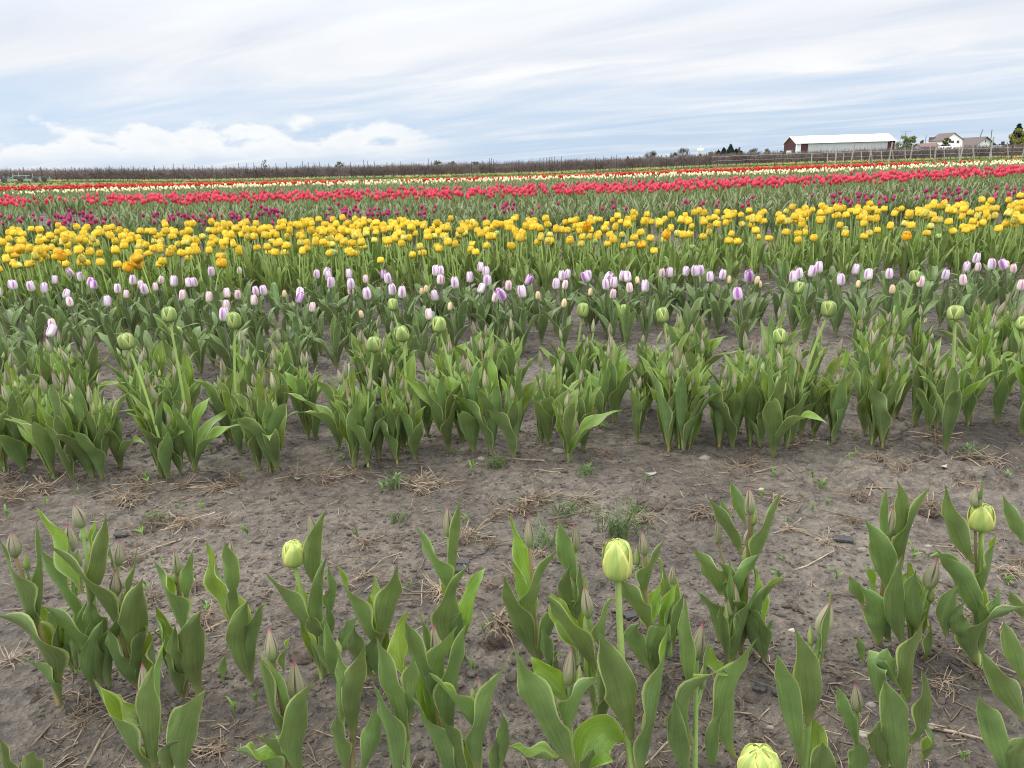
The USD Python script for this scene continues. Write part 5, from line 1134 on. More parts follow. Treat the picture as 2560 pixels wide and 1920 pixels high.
part(barn, "corner_panel", mv(box(bx0 + .02, xa, D_ - .06, D_ - .003, zb, ze - .1)), M_barn_light, smooth=False)
n_p = 12
xc -= .02
for k in range(n_p):
    s0, s1 = xb_ + (xc - xb_) * k / n_p, xb_ + (xc - xb_) * (k + 1) / n_p
    pm = [box(s0 + .02, s1 - .02, D_ - .05, D_ - .003, zb, ze - .1)] + [box(s, s + .06, D_ - .09, D_ - .05, zb, ze - .1) for s in np.arange(s0 + .15, s1 - .1, .55)]
    part(barn, "wall_panel", mv(cat(pm)), M_barn_grey, smooth=False)
dy0 = D_ + bw * .34; dy1 = D_ + bw * .76
part(barn, "door", mv(box(bx0 - .08, bx0 - .003, dy0, dy1, zb, zb + 3.6)), M_white, smooth=False)
part(barn, "corner_trim", mv(box(bx0 - .1, bx0 + .14, D_ - .1, D_ + .14, zb, ze - .15)), M_white, smooth=False)
# farm trailer hoop in front of the barn
hp = [at(*px("K", x, y), 150.0) for x, y in ((1285, 560), (1300, 520), (1390, 505), (1480, 515), (1485, 560))]
single("hoop_frame", "low white hoop frame standing in front of the barn's grey side", "frame", tube(bez([hp[0], hp[1] + [0, 0, .5], hp[3] + [0, 0, .5], hp[4]], np.linspace(0, 1, 12)), .06, 6), M_white, smooth=True)
# two-storey house
D2 = 300.0
ap, re = at(*px("J", 1075, 278), D2), at(*px("J", 1218, 385), D2)
hw_ = re[0] - ap[0]; hx0, hx1 = ap[0] - hw_, re[0]; gz = float(ground(hx0, D2)) - .4
house = thing("white_house", "two-storey white house with grey-brown roof and two gable windows", "house", (ap[0], D2, gz)); o_ = np.array([ap[0], D2, gz])
part(house, "wall", mv(gable_body(hx0, hx1, D2, D2 + 10, gz, re[2], ap[2], "y")), M_white, smooth=False)
part(house, "roof", mv(gable_roof(hx0, hx1, D2, D2 + 10, re[2] + .02, ap[2] + .02, "y", .2, .4)), M_roof_brown, smooth=False)
lx = at(*px("J", 672, 400), D2 + 10)[0]
z1_ = at(*px("J", 700, 400), D2 + 9)[2]
part(house, "side_wing", mv(box(lx, hx0 - .02, D2 + 4, D2 + 11, gz, z1_)), M_white, smooth=False)
part(house, "chimney", mv(box(lx, lx + 2.0, D2 + 8.5, D2 + 10.5, z1_, at(*px("J", 700, 345), D2 + 9)[2])), M_brick, smooth=False)
for wx0, wx1, wy0, wy1 in ((1022, 1075, 400, 440), (1115, 1160, 398, 440)):
    a_, b_ = at(*px("J", wx0, wy1), D2), at(*px("J", wx1, wy0), D2)
    w_ = part(house, "window", mv(cat([box(a_[0] - .08, a_[0], D2 - .08, D2 - .004, a_[2] - .08, b_[2] + .08), box(b_[0], b_[0] + .08, D2 - .08, D2 - .004, a_[2] - .08, b_[2] + .08), box(a_[0], b_[0], D2 - .08, D2 - .004, b_[2], b_[2] + .08), box(a_[0], b_[0], D2 - .08, D2 - .004, a_[2] - .08, a_[2])])), M_white, smooth=False)
    part(w_, "pane", mv(box(a_[0], b_[0], D2 - .04, D2 - .004, a_[2], b_[2])), M_glass, smooth=False)
# the lower wing
ap, re = at(*px("J", 1590, 343), D2 - 3), at(*px("J", 1702, 442), D2 - 3)
hw_ = re[0] - ap[0]; hx0, hx1 = ap[0] - hw_, re[0]; D3 = D2 - 3
house2 = thing("white_house", "lower white house with broad grey-brown roof and one small gable window", "house", (ap[0], D3, gz)); o_ = np.array([ap[0], D3, gz])
part(house2, "wall", mv(gable_body(hx0, hx1, D3, D3 + 15, gz, re[2], ap[2], "y")), M_white, smooth=False)
part(house2, "roof", mv(gable_roof(hx0, hx1, D3, D3 + 15, re[2] + .02, ap[2] + .02, "y", .2, 1.0)), M_roof_brown, smooth=False)
a_, b_ = at(*px("J", 1577, 432), D3), at(*px("J", 1595, 390), D3)
w_ = part(house2, "window", mv(box(a_[0], b_[0], D3 - .05, D3 - .004, a_[2], b_[2])), M_glass, smooth=False)
# garage
D4 = 270.0
a_, b_, c_ = at(*px("J", 545, 503), D4), at(*px("J", 835, 497), D4), at(*px("J", 470, 455), D4 + 3)
gz4 = float(ground(a_[0], D4)) - .4
gar = thing("garage", "low grey-blue garage with reddish brown roof in front of the two-storey house", "garage", (a_[0], D4, gz4)); o_ = np.array([a_[0], D4, gz4])
part(gar, "wall", mv(gable_body(a_[0], b_[0], D4, D4 + 6, gz4, a_[2], c_[2], "x")), M_wall_blue, smooth=False)
part(gar, "roof", mv(gable_roof(a_[0], b_[0], D4, D4 + 6, a_[2] + .02, c_[2] + .02, "x", .15, .4)), M_roof_red, smooth=False)
# plastic tunnel beside the garage
t0_, t1_ = at(*px("J", 835, 520), 262.0), at(*px("J", 1180, 500), 262.0)
zt = at(*px("J", 1000, 486), 262.0)[2]; zt0 = float(ground(t0_[0], 262)) - .3
ang = np.linspace(0, np.pi, 13)
tv = np.array([[x, 262 + 2.6 * math.cos(a), zt0 + (zt - zt0) * math.sin(a)] for x in (t0_[0], t1_[0]) for a in ang])
tf = [[i, i + 1, i + 14] for i in range(12)] + [[i, i + 14, i + 13] for i in range(12)] + [[0, i + 1, i] for i in range(1, 12)] + [[13, 13 + i, 14 + i] for i in range(1, 12)]
single("plastic_tunnel", "low white plastic tunnel between the garage and the two-storey house", "tunnel", tri(tv, tf), M_white)
# masts
M_steel = plain("grey_steel", (0.16, 0.17, 0.18), None, 2, 0.6)
def mast(label, pts, r, d):
    P = np.array([at(*px("J", *p), d) for p in pts]); P[0, 2] = float(ground(P[0, 0], d)) - .3
    return single("mast", label, "mast", tube(P, r, 6), M_steel, smooth=True)
mast("lattice aerial mast leaning above the lower white house's roof", [(1497, 400), (1510, 300), (1545, 218)], .16, 318)
mast("plain straight pole beside the lower white house's gable", [(1672, 420), (1692, 218)], .14, 290)
mast("thin pole left of the two-storey house's chimney", [(610, 440), (622, 315)], .10, 300)
p0 = at(*px("J", 292, 330), 312.0); p1 = at(*px("J", 290, 258), 312.0); zb_ = float(ground(p0[0], 312)) - .3
ant = thing("aerial", "roof-top style aerial with a wide crossbar above the pale green tree", "aerial", (p0[0], 312.0, zb_)); o_ = np.array([p0[0], 312.0, zb_])
part(ant, "pole", mv(bar((p0[0], 312, zb_), p1, .14)), M_steel, smooth=False)
part(ant, "crossbar", mv(bar(p1 + [-2.2, 0, 0], p1 + [2.2, 0, 0], .12)), M_steel, smooth=False)
part(ant, "crossbar", mv(bar(p1 + [-1.2, 0, -.8], p1 + [1.2, 0, -.8], .10)), M_steel, smooth=False)

# ------------------------------------------------------------------ water tower
D5 = 1500.0
wc = lambda zx, zy: at(*px("R", zx, zy), D5)
top, mid, wl, wr_ = wc(1627, 172), wc(1627, 190), wc(1600, 190), wc(1655, 190)
R5 = (wr_[0] - wl[0]) / 2; g5 = float(ground(mid[0], D5)) - 1
wt = thing("water_tower", "white bowl-topped water tower on a flared stem far behind the vineyard", "water tower", (mid[0], D5, g5))
def lathe(prof, n=28):
    a = np.linspace(0, 2 * np.pi, n, endpoint=False); k = len(prof)
    v = np.array([[r * math.cos(t), r * math.sin(t), z] for r, z in prof for t in a])
    i = np.arange((k - 1) * n); row, c = i // n, i % n; p, q = row * n + c, row * n + (c + 1) % n
    return v, np.vstack([np.stack([p, q, q + n], 1), np.stack([p, q + n, p + n], 1)])
M_tower = plain("tower_white", (0.80, 0.82, 0.84), (0.76, 0.78, 0.8), .1, .5)
hz_, ht_ = mid[2] - g5, top[2] - g5
part(wt, "tank", lathe([(.01, ht_), (R5 * .55, ht_ - 1.2), (R5 * .95, hz_ + 2.5), (R5, hz_), (R5 * .9, hz_ - 1.6), (R5 * .55, hz_ - 4), (R5 * .36, hz_ - 5.6)]), M_tower)
part(wt, "stem", lathe([(R5 * .36, hz_ - 5.6), (R5 * .30, hz_ - 8), (R5 * .34, 3), (R5 * .5, 0)]), M_tower)
part(wt, "spire", lathe([(.5, ht_ - .3), (.35, ht_ + 3), (.05, ht_ + 6)], 8), M_tower)

# ------------------------------------------------------------------ trees
def foliage_mat(name, c1, c2):
    n = {"g": ("geometry", {}), "n": ("noise_texture", {"scale": 0.9, "detail": 3.0}), "r": ("rgb_ramp", {"ramp": [(.3, c2), (.7, c1)]}), "i": ("map_range", {"from_min": 0., "from_max": 1., "to_min": .75, "to_max": 1.25}), "h": ("hsv", {}),
         "p": ("principled_bsdf", {"roughness": .7, "specular_ior_level": .2}), "t": ("translucent_bsdf", {}), "m": ("mix_closure", {"fac": .25})}
    return usdkit.material(stage, L(name), n, [("g.position", "n.vector"), ("n.fac", "r.fac"), ("r.color", "h.color"), ("g.random_per_island", "i.value"), ("i.result", "h.value"), ("h.color", "p.base_color"), ("h.color", "t.color"), ("p.BSDF", "m.closure1"), ("t.BSDF", "m.closure2")], surface="m.closure")
F_con = foliage_mat("conifer_needles", (0.045, 0.070, 0.042), (0.028, 0.045, 0.030))
F_bare = foliage_mat("bare_twigs", (0.16, 0.13, 0.115), (0.10, 0.085, 0.078))
F_spring = foliage_mat("spring_leaves", (0.27, 0.31, 0.14), (0.18, 0.23, 0.10))
F_gold = foliage_mat("yellow_green_leaves", (0.36, 0.34, 0.06), (0.22, 0.23, 0.05))
F_dull = foliage_mat("dull_green_leaves", (0.11, 0.12, 0.065), (0.07, 0.08, 0.048))
F_tan = foliage_mat("tan_leaves", (0.24, 0.21, 0.10), (0.16, 0.145, 0.075))
M_bark = plain("tree_bark", (0.14, 0.115, 0.095), (0.085, 0.07, 0.06), 3, .95)
def leaf_cloud(r, pts, size):
    n = len(pts); d = r.normal(0, 1, (n, 3)); d /= np.linalg.norm(d, axis=1, keepdims=True); e = np.cross(d, r.normal(0, 1, (n, 3))); e /= np.linalg.norm(e, axis=1, keepdims=True)
    s = size * r.uniform(.6, 1.4, (n, 1))
    v = np.stack([pts - d * s, pts + e * s * .5, pts + d * s, pts - e * s * .5], 1).reshape(-1, 3)
    i = np.arange(n)[:, None] * 4
    return v, np.vstack([i + [0, 1, 2], i + [0, 2, 3]])
def tree(label, c, x, ytop, w, d, mat, kind="round", seed=0, bare=False, low=.25, sparse=3):
    r = np.random.default_rng(8000 + seed)
    T_ = at(*px(c, x, ytop), d); W = w / CROP[c][2] / FPX * d; g = float(ground(T_[0], d)) - .2; H = max(2.0, T_[2] - g)
    t = thing("conifer" if kind == "conifer" else "tree", label, "tree", (T_[0], d, g), group=None)
    tr = [tube(bez([np.array([0, 0, -.2]), np.array([r.normal(0, .1), 0, H * .3]), np.array([r.normal(0, .2), 0, H * (.95 if kind == "conifer" else .6)])], np.linspace(0, 1, 6)), np.linspace(.035 * H, .008 * H, 6), 7)]
    cl = []
    if kind == "conifer":
        for k in range(34):
            z = H * (.08 + .9 * k / 33); rr = W * .72 * (1 - (z / H) ** 1.5) * r.uniform(.75, 1.15) + .2
            m = int(20 + 90 * (1 - z / H)); a = r.uniform(0, 6.28, m); q = rr * np.sqrt(r.uniform(.15, 1, m))
            cl.append(np.stack([q * np.cos(a), q * np.sin(a), z - q * .25 + r.normal(0, .12, m)], 1))
        part(t, "trunk", join(tr), M_bark)
        part(t, "crown", leaf_cloud(r, np.vstack(cl), .05 * H), mat, smooth=False)
        return
    for k in range(9):
        a = r.uniform(0, 6.28); z = H * r.uniform(.2, .5)
        e = np.array([math.cos(a) * W * .38 * r.uniform(.6, 1.1), math.sin(a) * W * .38, min(H * .95, z + H * r.uniform(.25, .5))])
        tr.append(tube(bez([np.array([0, 0, z]), np.array([e[0] * .4, e[1] * .4, z + .1 * H]), e], np.linspace(0, 1, 5)), np.linspace(.014 * H, .004 * H, 5), 5))
    part(t, "trunk", join(tr), M_bark)
    nb = 26
    for k in range(nb):
        a = r.uniform(0, 6.28); q = math.sqrt(r.random()) * .78; z = H * (low + (1 - low) * r.uniform(.12, .92))
        sh = math.sqrt(max(.05, 1 - ((z / H - (low + 1) / 2) / ((1 - low) / 2)) ** 2))
        C = np.array([W / 2 * q * sh * math.cos(a), W / 2 * q * sh * math.sin(a), z]); m = 70
        p = r.normal(0, 1, (m, 3)); p /= np.linalg.norm(p, axis=1, keepdims=True)
        cl.append(C + p * (r.random((m, 1)) ** .4) * W * .15 * np.array([1, 1, .75]))
    pts = np.vstack(cl); pts = pts[pts[:, 2] < H * 1.02]
    if bare:
        segs = []
        for q in pts[::sparse]:
            dd = r.normal(0, 1, 3) + [q[0] / W, q[1] / W, 1.2]; dd /= np.linalg.norm(dd)
            segs.append(tube(np.array([q - dd * W * .09, q + dd * W * .09]), np.array([.028, .012]), 3, False))
        part(t, "crown", join(segs), mat, smooth=False)
    else:
        part(t, "crown", leaf_cloud(r, pts, .03 * max(H, W)), mat, smooth=False)
tree("bare rounded tree over the vineyard, first tree left of the water tower's leaning bush", "R", 1203, 198, 115, 230, F_bare, seed=1, bare=True)
tree("bare tan bush-like tree with slanting crown just left of the water tower", "R", 1480, 172, 135, 230, F_bare, seed=2, bare=True, low=.05)
tree("dark low bush at the foot of the slanting bare tree", "R", 1395, 205, 80, 225, F_dull, seed=3, low=0)
tree("small dark bush under the water tower", "R", 1626, 222, 36, 240, F_con, "conifer", seed=4)
tree("small dark pointed tree alone over the vineyard, left of the bare rounded tree", "R", 1000, 245, 40, 300, F_con, "conifer", seed=5)
tree("pale yellow-green tree behind the left end of the dark conifers", "R", 1735, 185, 90, 260, F_tan, seed=6)
for i, (x, y, w) in enumerate(((1785, 192, 60), (1832, 170, 75), (1890, 143, 80), (1938, 180, 75), (1982, 198, 60))):
    tree(["leftmost and lowest conifer of the dark clump", "second conifer of the dark clump", "tallest conifer in the dark clump", "conifer right of the tallest one in the dark clump", "last conifer at the right end of the dark clump"][i], "R", x, y, w, 240, F_con, "conifer", seed=10 + i)
tree("pale tan tree showing behind the dark conifers", "R", 1955, 165, 60, 275, F_tan, seed=16)
tree("grey-green broad tree between the conifers and the barn", "R", 2095, 172, 120, 250, F_dull, seed=17, low=.1)
tree("small rounded brownish tree close to the barn's red gable", "K", 135, 455, 150, 255, F_tan, seed=18, low=.05)
tree("dark shrub touching the barn's red gable", "K", 345, 490, 60, 280, F_con, seed=19, low=0)
tree("light green spring tree with open crown right of the barn", "J", 260, 315, 250, 292, F_spring, seed=20, low=.2)
tree("second open-crowned spring tree between the barn and the house", "J", 410, 318, 190, 294, F_spring, seed=21, low=.2)
tree("small spring shrub left of the two-storey house", "J", 555, 380, 90, 296, F_spring, seed=22, low=.1)
tree("thin yellow-green tree in front of the two-storey house's wall", "J", 955, 330, 150, 285, F_tan, seed=23, low=.35)
tree("big yellow-green willow at the right edge", "J", 2170, 190, 330, 285, F_gold, seed=24, low=.08)
tree("dark spruce rising behind the yellow-green willow", "J", 2140, 125, 210, 300, F_con, "conifer", seed=25)
tree("low grey-green bush left of the yellow-green willow", "J", 1890, 402, 150, 300, F_dull, seed=26, low=0)
for i, (x, y, w) in enumerate(((1560, 276, 90), (1690, 280, 80), (1900, 290, 90), (720, 290, 100))):
    tree(["dark distant tree top over the vineyard, the largest there", "dark distant tree top beside the largest one", "flat distant tree top near the tall double posts", "faint distant tree top over the middle of the vineyard"][i], "Q", x, y, w, 330, F_dull, seed=30 + i, low=0)
tree("leafless shrubby tree sticking up over the left vineyard", "Q", 70, 262, 60, 180, F_bare, seed=40, bare=True, sparse=14)

# ------------------------------------------------------------------ farm implement at the far left
M_teal = plain("faded_teal_paint", (0.24, 0.33, 0.31), (0.15, 0.21, 0.2), 3, .6)
D6 = 90.0
tp = lambda x, y: at(*px("T", x, y), D6)
imp = thing("farm_implement", "faded teal metal farm implement parked before the vines at the left edge", "implement", (tp(300, 430)[0], D6, float(ground(tp(300, 430)[0], D6))))
o_ = np.array([tp(300, 430)[0], D6, float(ground(tp(300, 430)[0], D6))])
gz6 = o_[2]
for a, b, w in (((0, 362), (945, 350), .10), ((0, 418), (885, 415), .10), ((225, 292), (545, 285), .09), ((345, 310), (420, 345), .08), ((240, 300), (170, 350), .07), ((600, 300), (760, 350), .06)):
    part(imp, "beam", mv(bar(tp(*a), tp(*b), w)), M_teal, smooth=False)
for x in (235, 340, 480, 600, 735, 915, 60, 150):
    part(imp, "upright", mv(bar(tp(x, 428), tp(x, 225 if x == 340 else 250 if x in (235, 600) else 300), .06)), M_teal, smooth=False)
for k in range(5):
    q = tp(490 + 75 * k, 372)
    part(imp, "hopper", mv(box(q[0] - .2, q[0] + .2, D6 - .2, D6 + .2, q[2] - .06, q[2] + .08)), M_teal, smooth=False)
for x in (120, 420, 700, 860):
    q = tp(x, 425)
    wv_, wf_ = lathe([(.05, -.08), (.3, -.08), (.33, 0), (.3, .08), (.05, .08)], 16)
    wv_ = wv_[:, [0, 2, 1]] + [q[0], D6 - .35, gz6 + .33]
    part(imp, "wheel", (wv_ - o_, wf_), M_charcoal)
# ------------------------------------------------------------------ what lies on the soil
lr = np.random.default_rng(555)
def wiggle(r, n, ln, rise=.1, bend=.5):
    a = r.uniform(0, 6.28); el = r.uniform(0, rise); p = [np.zeros(3)]; d = np.array([math.cos(a), math.sin(a), el])
    for _ in range(n):
        d = d + r.normal(0, bend / n, 3) * [1, 1, .5]; d /= np.linalg.norm(d); p.append(p[-1] + d * ln / n)
    return np.array(p)
def root_clump(i, R=.05, n=34, standing=False):
    r = np.random.default_rng(9000 + i); out = []
    for k in range(n):
        a = r.uniform(0, 6.28); ln = R * r.uniform(.5, 1.5); h = R * r.uniform(.15, .6)
        p0 = np.array([r.normal(0, R * .22), r.normal(0, R * .22), h])
        if k % 2:
            p0 = np.array([r.normal(0, R * .55), r.normal(0, R * .45), R * r.uniform(.03, .3)]); ln *= .75
        e = p0 + np.array([math.cos(a) * ln, math.sin(a) * ln, 0]); e[2] = r.uniform(-.002, .006) + (R * .5 if r.random() < .12 else 0)
        m = (p0 + e) / 2 + np.array([r.normal(0, R * .15), r.normal(0, R * .15), R * r.uniform(.05, .5)])
        out.append(tube(bez([p0, m, e], np.linspace(0, 1, 6)), np.linspace(r.uniform(.0012, .0022), .0006, 6), 4, False))
    return join(out)
def lump(i, R=.03, sub=3, sq=(1, 1, .6)):
    m = trimesh.creation.icosphere(sub, 1.0); v = np.array(m.vertices)
    v = v * (0.7 + .7 * meshkit.fbm(v * 1.9 + 7 * i, 4, i))[:, None] * R * np.array(sq)
    return v, np.array(m.faces)
CC = []
for i in range(7):
    c = new_class("dry_root_clump")
    part(c, "roots", root_clump(i, .045 + .004 * (i % 3)), M_root if i % 3 else M_straw)
    part(c, "stalks", join([tube(wiggle(np.random.default_rng(9100 + i * 9 + k), 5, .09, .35, .6) + [0, 0, .012], .0016, 4) for k in range(5)]), M_straw)
    if i % 2 == 0:
        part(c, "soil_lump", lump(i, .026), M_lump)
    CC.append(c)
CL = {"G": "1780,270 200,540 1200,680 1560,670 780,1050 1200,1130 1000,1350 870,335 1750,1070 1955,860 340,1480 110,520 560,1010 1400,880 1080,760 830,800 1960,1260 2090,830",
      "H": "1330,950 1600,950 1905,955 1090,750 1590,620 385,650 110,740 1230,530 85,545 2010,600 1700,1490 1330,1595 1130,1270 1870,640 520,500 30,690",
      "C": "1520,1180 1720,1120 1890,550 1440,180 1000,250 840,370 620,290 130,210 1960,470 560,130",
      "B": "510,50 140,560 1130,130 1380,130 140,370 860,620 590,660 1040,180 760,330",
      "A": "520,1310 480,1400 1270,1560 60,1060 1200,800",
      "E": "540,1510 90,1410 1240,1575 1540,1580 640,1480", "F": "390,1385 1640,1180 1260,1310 770,1210 1860,1300 1400,1380 1790,1470 460,1340 2030,1340 1150,1560", "D": "1190,1480 820,1570 290,1510 60,1490 1500,1420 1900,1430 2100,1440 920,1500 1330,1070 2130,900"}
def scatter_things(txt, cls, name, label, cat_, group, smin=.7, smax=1.15):
    for c, t in txt.items():
        for e in t.split():
            x, y = (float(q) for q in e.split(","))
            P = onground(*px(c, x, y))
            copy(cls[int(lr.integers(0, len(cls)))], name, label, cat_, P + [0, 0, -.001], lr.uniform(0, 6.28), lr.uniform(smin, smax) * (min(1.0, max(.5, P[1] / 1.9)) if name == "dry_root_clump" else 1.0), group)
scatter_things(CL, CC, "dry_root_clump", "tangled clump of dry brown roots and straw on the bare soil", "root clump", "dry root clumps on the soil", .5, .95)
P = onground(*px("B", 935, 930))
bigc = thing("dry_root_ball", "upright ball of pale dry roots over dark soil, alone amid the front row", "root ball", P)
rv = root_clump(77, .032, 46); part(bigc, "roots", (rv[0] * [1, 1, 1.9] + [0, 0, .02], rv[1], rv[2]), M_straw); part(bigc, "soil_lump", lump(78, .03, 3, (1, .8, 1.1)), M_lump)
for i, (c, x, y, R, lab) in enumerate((("B", 1805, 150, .032, "dark crumbly lump of soil and roots right of the middle of the path"), ("F", 390, 1400, .03, "dark root lump below the front edge of the second row"), ("G", 2150, 700, .03, "blackish soil lump in the path behind the large yellow bud"), ("A", 1760, 1000, .028, "black soil lump beside the foot of a near plant"), ("F", 230, 1365, .010, "small black clod under the second row"), ("C", 410, 1265, .012, "black clod in front of the five-budded plant"))):
    P = onground(*px(c, x, y)); t = thing("soil_lump", lab, "soil lump", P)
    part(t, "clod", lump(200 + i, R), M_lump)
    if R > .02:
        part(t, "roots", root_clump(210 + i, R * .9, 20), M_root)
for i, (c, x, y, R, mat, nm, lab) in enumerate((("F", 160, 1300, .016, M_stone, "stone", "rounded grey-brown stone at the foot of the second row"), ("F", 522, 1500, .008, M_chip, "stone", "pale pebble on the path right of the middle"), ("C", 468, 55, .008, M_chip, "stone", "cream pebble behind the five-budded plant"),
        ("C", 1052, 402, .011, M_stone, "stone", "sandy pebble left of the tall green-budded plant"), ("C", 1430, 382, .008, M_stone, "stone", "light pebble right of the tall green-budded plant"), ("C", 1062, 1468, .011, M_chip, "stone", "white stone beside the short bare-stemmed bud plant"), ("C", 1098, 1296, .008, M_stone, "stone", "grey pebble near the hook-leaved plant"), ("C", 520, 1425, .006, M_stone, "stone", "little round pebble left of the thick mauve bud's leaves"),
        ("D", 735, 1552, .009, M_stone, "stone", "flat grey pebble on the left part of the path"), ("C", 645, 868, .007, M_chip, "stone", "pale chip behind the thick mauve bud"), ("B", 530, 1330, .011, M_stone, "stone", "pinkish stone between two near plants"), ("G", 700, 300, .012, M_stone, "stone", "grey stone under the second row's middle"), ("E", 1405, 1255, .018, M_stone, "stone", "lumpy grey stone beside the second row's front plant"))):
    P = onground(*px(c, x, y)); v, f = lump(300 + i, R * .8, 2, (1.15, .85, .6)); single(nm, lab, "stone", (v + P, f), mat, smooth=True)
for i, (c, x, y, a, ln, lab) in enumerate((("C", 940, 348, -.3, .04, "dark flat piece of wood on the path behind the right plants"), ("C", 470, 1200, .9, .03, "black wood chip in front of the five-budded plant"), ("C", 575, 1228, .1, .025, "second black wood chip, the smaller, near the first"), ("B", 700, 480, -.2, .035, "dark slate-like chip behind the high mauve bud"), ("B", 690, 520, .2, .035, "second dark chip lying close before the first"), ("H", 1050, 1030, -.2, .035, "blackish chip on the soil behind the left plants"), ("B", 1680, 790, .3, .03, "grey slate chip under the largest yellow bud"))):
    P = onground(*px(c, x, y)); m = trimesh.creation.box((ln, ln * .55, .005)).subdivide().subdivide(); v = np.array(m.vertices); v *= (0.8 + .4 * meshkit.noise(v * 120 + i, i))[:, None]
    ca, sa = math.cos(a), math.sin(a); v = v @ np.array([[ca, sa, 0], [-sa, ca, 0], [0, 0, 1]]) + P + [0, 0, .004]
    single("wood_chip", lab, "wood chip", (v, np.array(m.faces)), M_charcoal)
for i, (c, x, y, ln, lab) in enumerate((("E", 2000, 1412, .03, "pale grey angular shard on the path right of the middle"), ("B", 1000, 186, .028, "white leaf-like scrap on the soil behind a tall leaf"), ("D", 1918, 1442, .022, "curled white scrap below the second row, left part"), ("B", 1712, 250, .03, "pale curled husk behind the three-bud cluster"), ("C", 1440, 1440, .015, "whitish flake near the lower right plants"), ("F", 1700, 1365, .028, "pale papery husk on the right part of the path"))):
    P = onground(*px(c, x, y)); r = np.random.default_rng(i)
    u_, w_ = np.meshgrid(np.linspace(-1, 1, 6), np.linspace(-1, 1, 4), indexing="ij")
    v = np.stack([u_ * ln / 2, w_ * ln * .3 * (1 - .6 * np.abs(u_)), .004 + .004 * u_ ** 2 + .3 * ln * (w_ * .4) ** 2], -1).reshape(-1, 3); a = r.uniform(-.6, .6); ca, sa = math.cos(a), math.sin(a)
    v = v @ np.array([[ca, sa, 0], [-sa, ca, 0], [0, 0, 1]]); f = grid_faces(6, 4)
    vb = v - [0, 0, .0012]
    single("husk", lab, "husk", (np.vstack([v, vb]) + P, np.vstack([f, f[:, ::-1] + len(v)])), M_chip, smooth=True)
# straws, sticks
SC = []
for i in range(8):
    c = new_class("dry_straw"); r = np.random.default_rng(9400 + i)
    ln = r.uniform(.05, .13)
    p = wiggle(r, 6, ln, .03, .45); p[:, 2] = np.abs(p[:, 2]) + .002
    part(c, "stalk", tube(p - p.mean(0) * [1, 1, 0], np.linspace(.0020, .0011, 7), 5), M_straw if i % 4 else M_root); SC.append(c)
HS_ = {"A": "250,1460 590,1500 960,850 1200,500 1080,400 950,380 1250,920 1240,860 650,40 300,60", "B": "300,440 400,450 480,480 690,450 780,490 850,600 830,690 470,680 430,660 1390,180 1340,200 1430,170 1150,110 1190,100 520,20 880,240 1520,230 1080,1640 1830,1580 640,420 700,640 350,580", "C": "1100,60 1190,50 1500,330 1550,390 1620,430 770,480 690,160 600,110 1640,1480 470,1480 640,1090 520,1100 1900,1110 950,210 1320,240",
      "D": "800,1480 750,1500 300,1480 370,1520 1230,1460 1290,1480", "E": "1150,1310 1220,1320 520,1410 620,1510 1350,1540 1330,1390 560,1420", "F": "410,1330 1620,1300 1700,1500 1300,1510 1250,1490 580,1370 1870,1320 160,1470"}
scatter_things(HS_, SC, "dry_straw", "single pale dry straw lying on the soil", "straw", "dry straws lying on the soil", .7, 1.3)
# seedlings and grass
WC = []
for i in range(5):
    c = new_class("weed_seedling"); r = np.random.default_rng(9600 + i); out = []
    h = r.uniform(.012, .03)
    for k in range(int(r.integers(3, 7))):
        out.append(random_leaf(r.uniform(0, 6.28), h * r.uniform(.8, 1.4), h * .38, r.uniform(.4, .9), h * r.uniform(.1, .8), 9600 + i * 9 + k, .05, .6, 6, 4, .001))
    part(c, "leaves", join(out), M_weed); part(c, "stem", tube(np.array([[0, 0, -.004], [.001, 0, h * .5], [0, .001, h]]), .0009, 4), M_weed); WC.append(c)
WP = {"A": "265,150 1045,170 820,320 850,20 1190,760 1480,1280 1350,1350 1170,180 450,80 845,640 40,220 1430,330 930,480", "B": "250,70 325,40 740,260 770,370 870,860 830,880 760,1110 400,630 1030,140 1240,1050 100,330 1560,470", "C": "570,580 470,110 600,470 1010,380 900,590 760,180 620,250 1340,460 850,150 1630,1620 1880,600 1190,200",
      "D": "1550,1440 1930,1330 2120,1280 2200,1320 620,600 600,640 1360,1270 940,1450", "E": "750,1280 360,1480 280,1520 850,1390 1260,1440 1600,1380 1960,1460 1270,1200 1700,1120 1820,1030", "F": "860,1210 1130,1290 1120,1190 1080,1320 1850,1260 600,1430 850,1440 1340,1140 2090,1000 2110,1430 900,1510 950,1240"}
scatter_things(WP, WC, "weed_seedling", "small bright green weed seedling in the bare soil", "seedling", "weed seedlings in the soil", .5, 1.1)
def soft_tuft(i, n, h):
    r = np.random.default_rng(9800 + i); out = []
    for k in range(n):
        az = r.uniform(0, 6.28); d = np.array([math.cos(az), math.sin(az), 0]); b = np.array([r.normal(0, h * .3), r.normal(0, h * .2), -.003]); q = r.uniform(.3, 1.0); e = b + d * h * q * .8 + [0, 0, h * r.uniform(.35, .9)]
        out.append(tube(bez([b, b + d * h * .15 + [0, 0, h * .6], e], np.linspace(0, 1, 5)), np.array([.0014, .0013, .0011, .0008, .0003]), 3, False))
    return join(out)
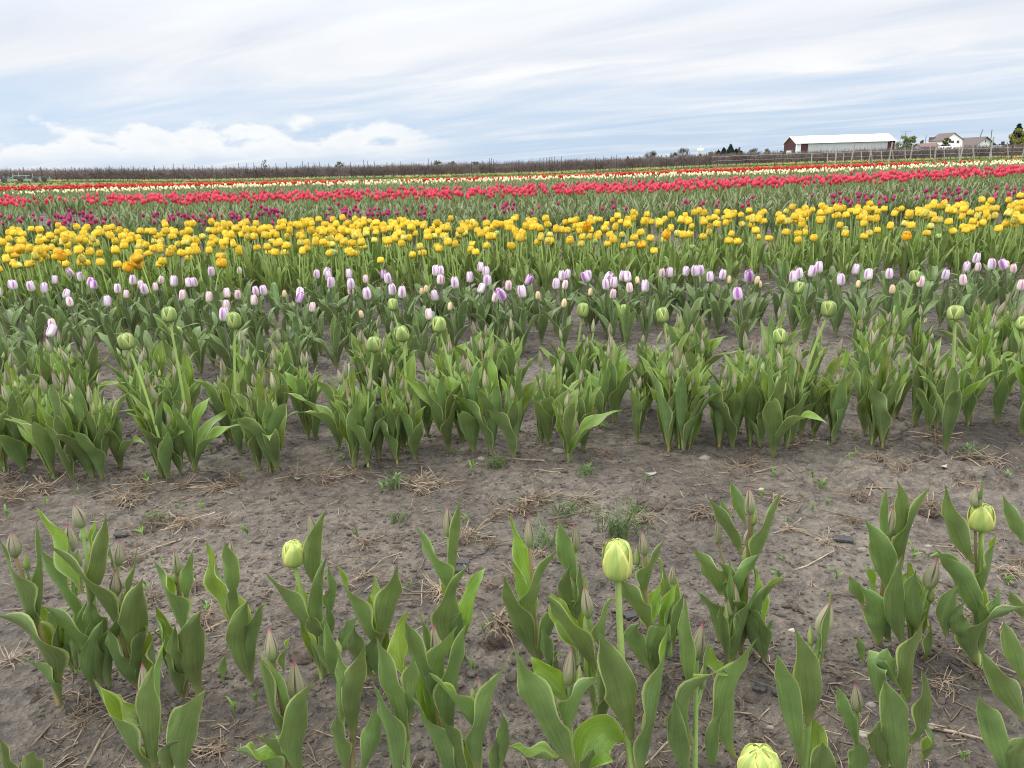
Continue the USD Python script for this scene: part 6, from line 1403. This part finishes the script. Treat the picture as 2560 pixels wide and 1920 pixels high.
for i, (c, x, y, n, h, lab) in enumerate((("G", 1920, 960, 55, .09, "largest green grass tuft, behind the large yellow bud"), ("G", 1450, 790, 26, .07, "narrow grass tuft above crossed straws"), ("G", 1290, 1050, 26, .08, "dark grass tuft behind the bare-stemmed grey bud"), ("G", 840, 370, 40, .05, "low grass tuft at the foot of the second row"), ("G", 1610, 430, 30, .04, "small grass tuft on the path right of the middle"), ("B", 320, 40, 24, .05, "fresh green grass tuft at the path's middle left"), ("F", 1860, 1280, 24, .05, "small grass tuft among roots on the right"), ("H", 1370, 900, 24, .045, "grass blades growing out of a root clump on the left"), ("B", 1700, 200, 26, .05, "grass sprouting beside the dark lump of soil"), ("B", 330, 240, 20, .04, "sparse grass among roots left of the high mauve bud"))):
    P = onground(*px(c, x, y))
    t = thing("grass_tuft", lab, "grass tuft", P)
    part(t, "blades", soft_tuft(i, n, h), M_grass)
# crumbs of soil
M_crumb = plain("soil_crumb", (0.135, 0.115, 0.095), (0.075, 0.062, 0.052), 90, 0.95, 0.1, rand=.3)
cr = np.random.default_rng(321)
N = 12000
cy = 0.75 * (3.6 / .75) ** cr.random(N); cx = cr.uniform(-.75, .75, N) * cy
pat = meshkit.fbm(np.c_[cx * 2.2, cy * 2.2, 0 * cx], 3, 77)
k_ = (pat > .45) & (cr.random(N) < np.clip((cy - .5) / 1.0, .25, 1))
cx, cy = cx[k_], cy[k_]
bx_c, by_c = [], []
for x_, y_, n_, s_ in [(p.GetAttribute("xformOp:translate").Get()[0], p.GetAttribute("xformOp:translate").Get()[1], 14, .016) for p in stage.GetPrimAtPath("/World").GetChildren() if p.GetName().startswith(("closed_bud_tulip", "round_bud_tulip", "tulip_shoot")) and p.GetAttribute("xformOp:translate").Get()[1] < 2.6]:
    bx_c.append(x_ + cr.normal(0, s_, n_)); by_c.append(y_ + cr.normal(0, s_, n_))
cx, cy = np.concatenate([cx] + bx_c), np.concatenate([cy] + by_c)
def crumb(i):
    r = np.random.default_rng(400 + i); v, f = lump(400 + i, .0055, 1, (1.15, .9, .6)); return v * r.uniform(.7, 1.2, v.shape), f
scatter("soil_crumbs", "small dark soil crumbs strewn over the bare ground", "crumbs", [[("crumb", crumb(i), M_crumb if i % 3 else M_lump)] for i in range(5)], np.c_[cx, cy, soil_z(cx, cy) + .001], cr, -1, .46, .6)
def straw_bit(i):
    r = np.random.default_rng(9900 + i); p = wiggle(r, 3, r.uniform(.012, .04), .05, .5); p[:, 2] = np.abs(p[:, 2]) + .0012
    return tube(p, .0009, 3, False)
N = 7000
sy_ = 0.75 * (3.6 / .75) ** cr.random(N); sx_ = cr.uniform(-.75, .75, N) * sy_
k_ = meshkit.fbm(np.c_[sx_ * 2.6, sy_ * 2.6, 0 * sx_ + 5], 3, 78) > .5 - .12 * np.exp(-((sy_ - 1.85) / .15) ** 2) - .10 * np.exp(-((sy_ - 1.5) / .12) ** 2)
sx_, sy_ = sx_[k_], sy_[k_]
scatter("straw_bits", "thin broken bits of straw and root strewn over the soil", "straw bits", [[("straw", straw_bit(i), M_straw if i % 3 == 0 else M_root)] for i in range(6)], np.c_[sx_, sy_, soil_z(sx_, sy_)], cr, .6, 1.4, .1)
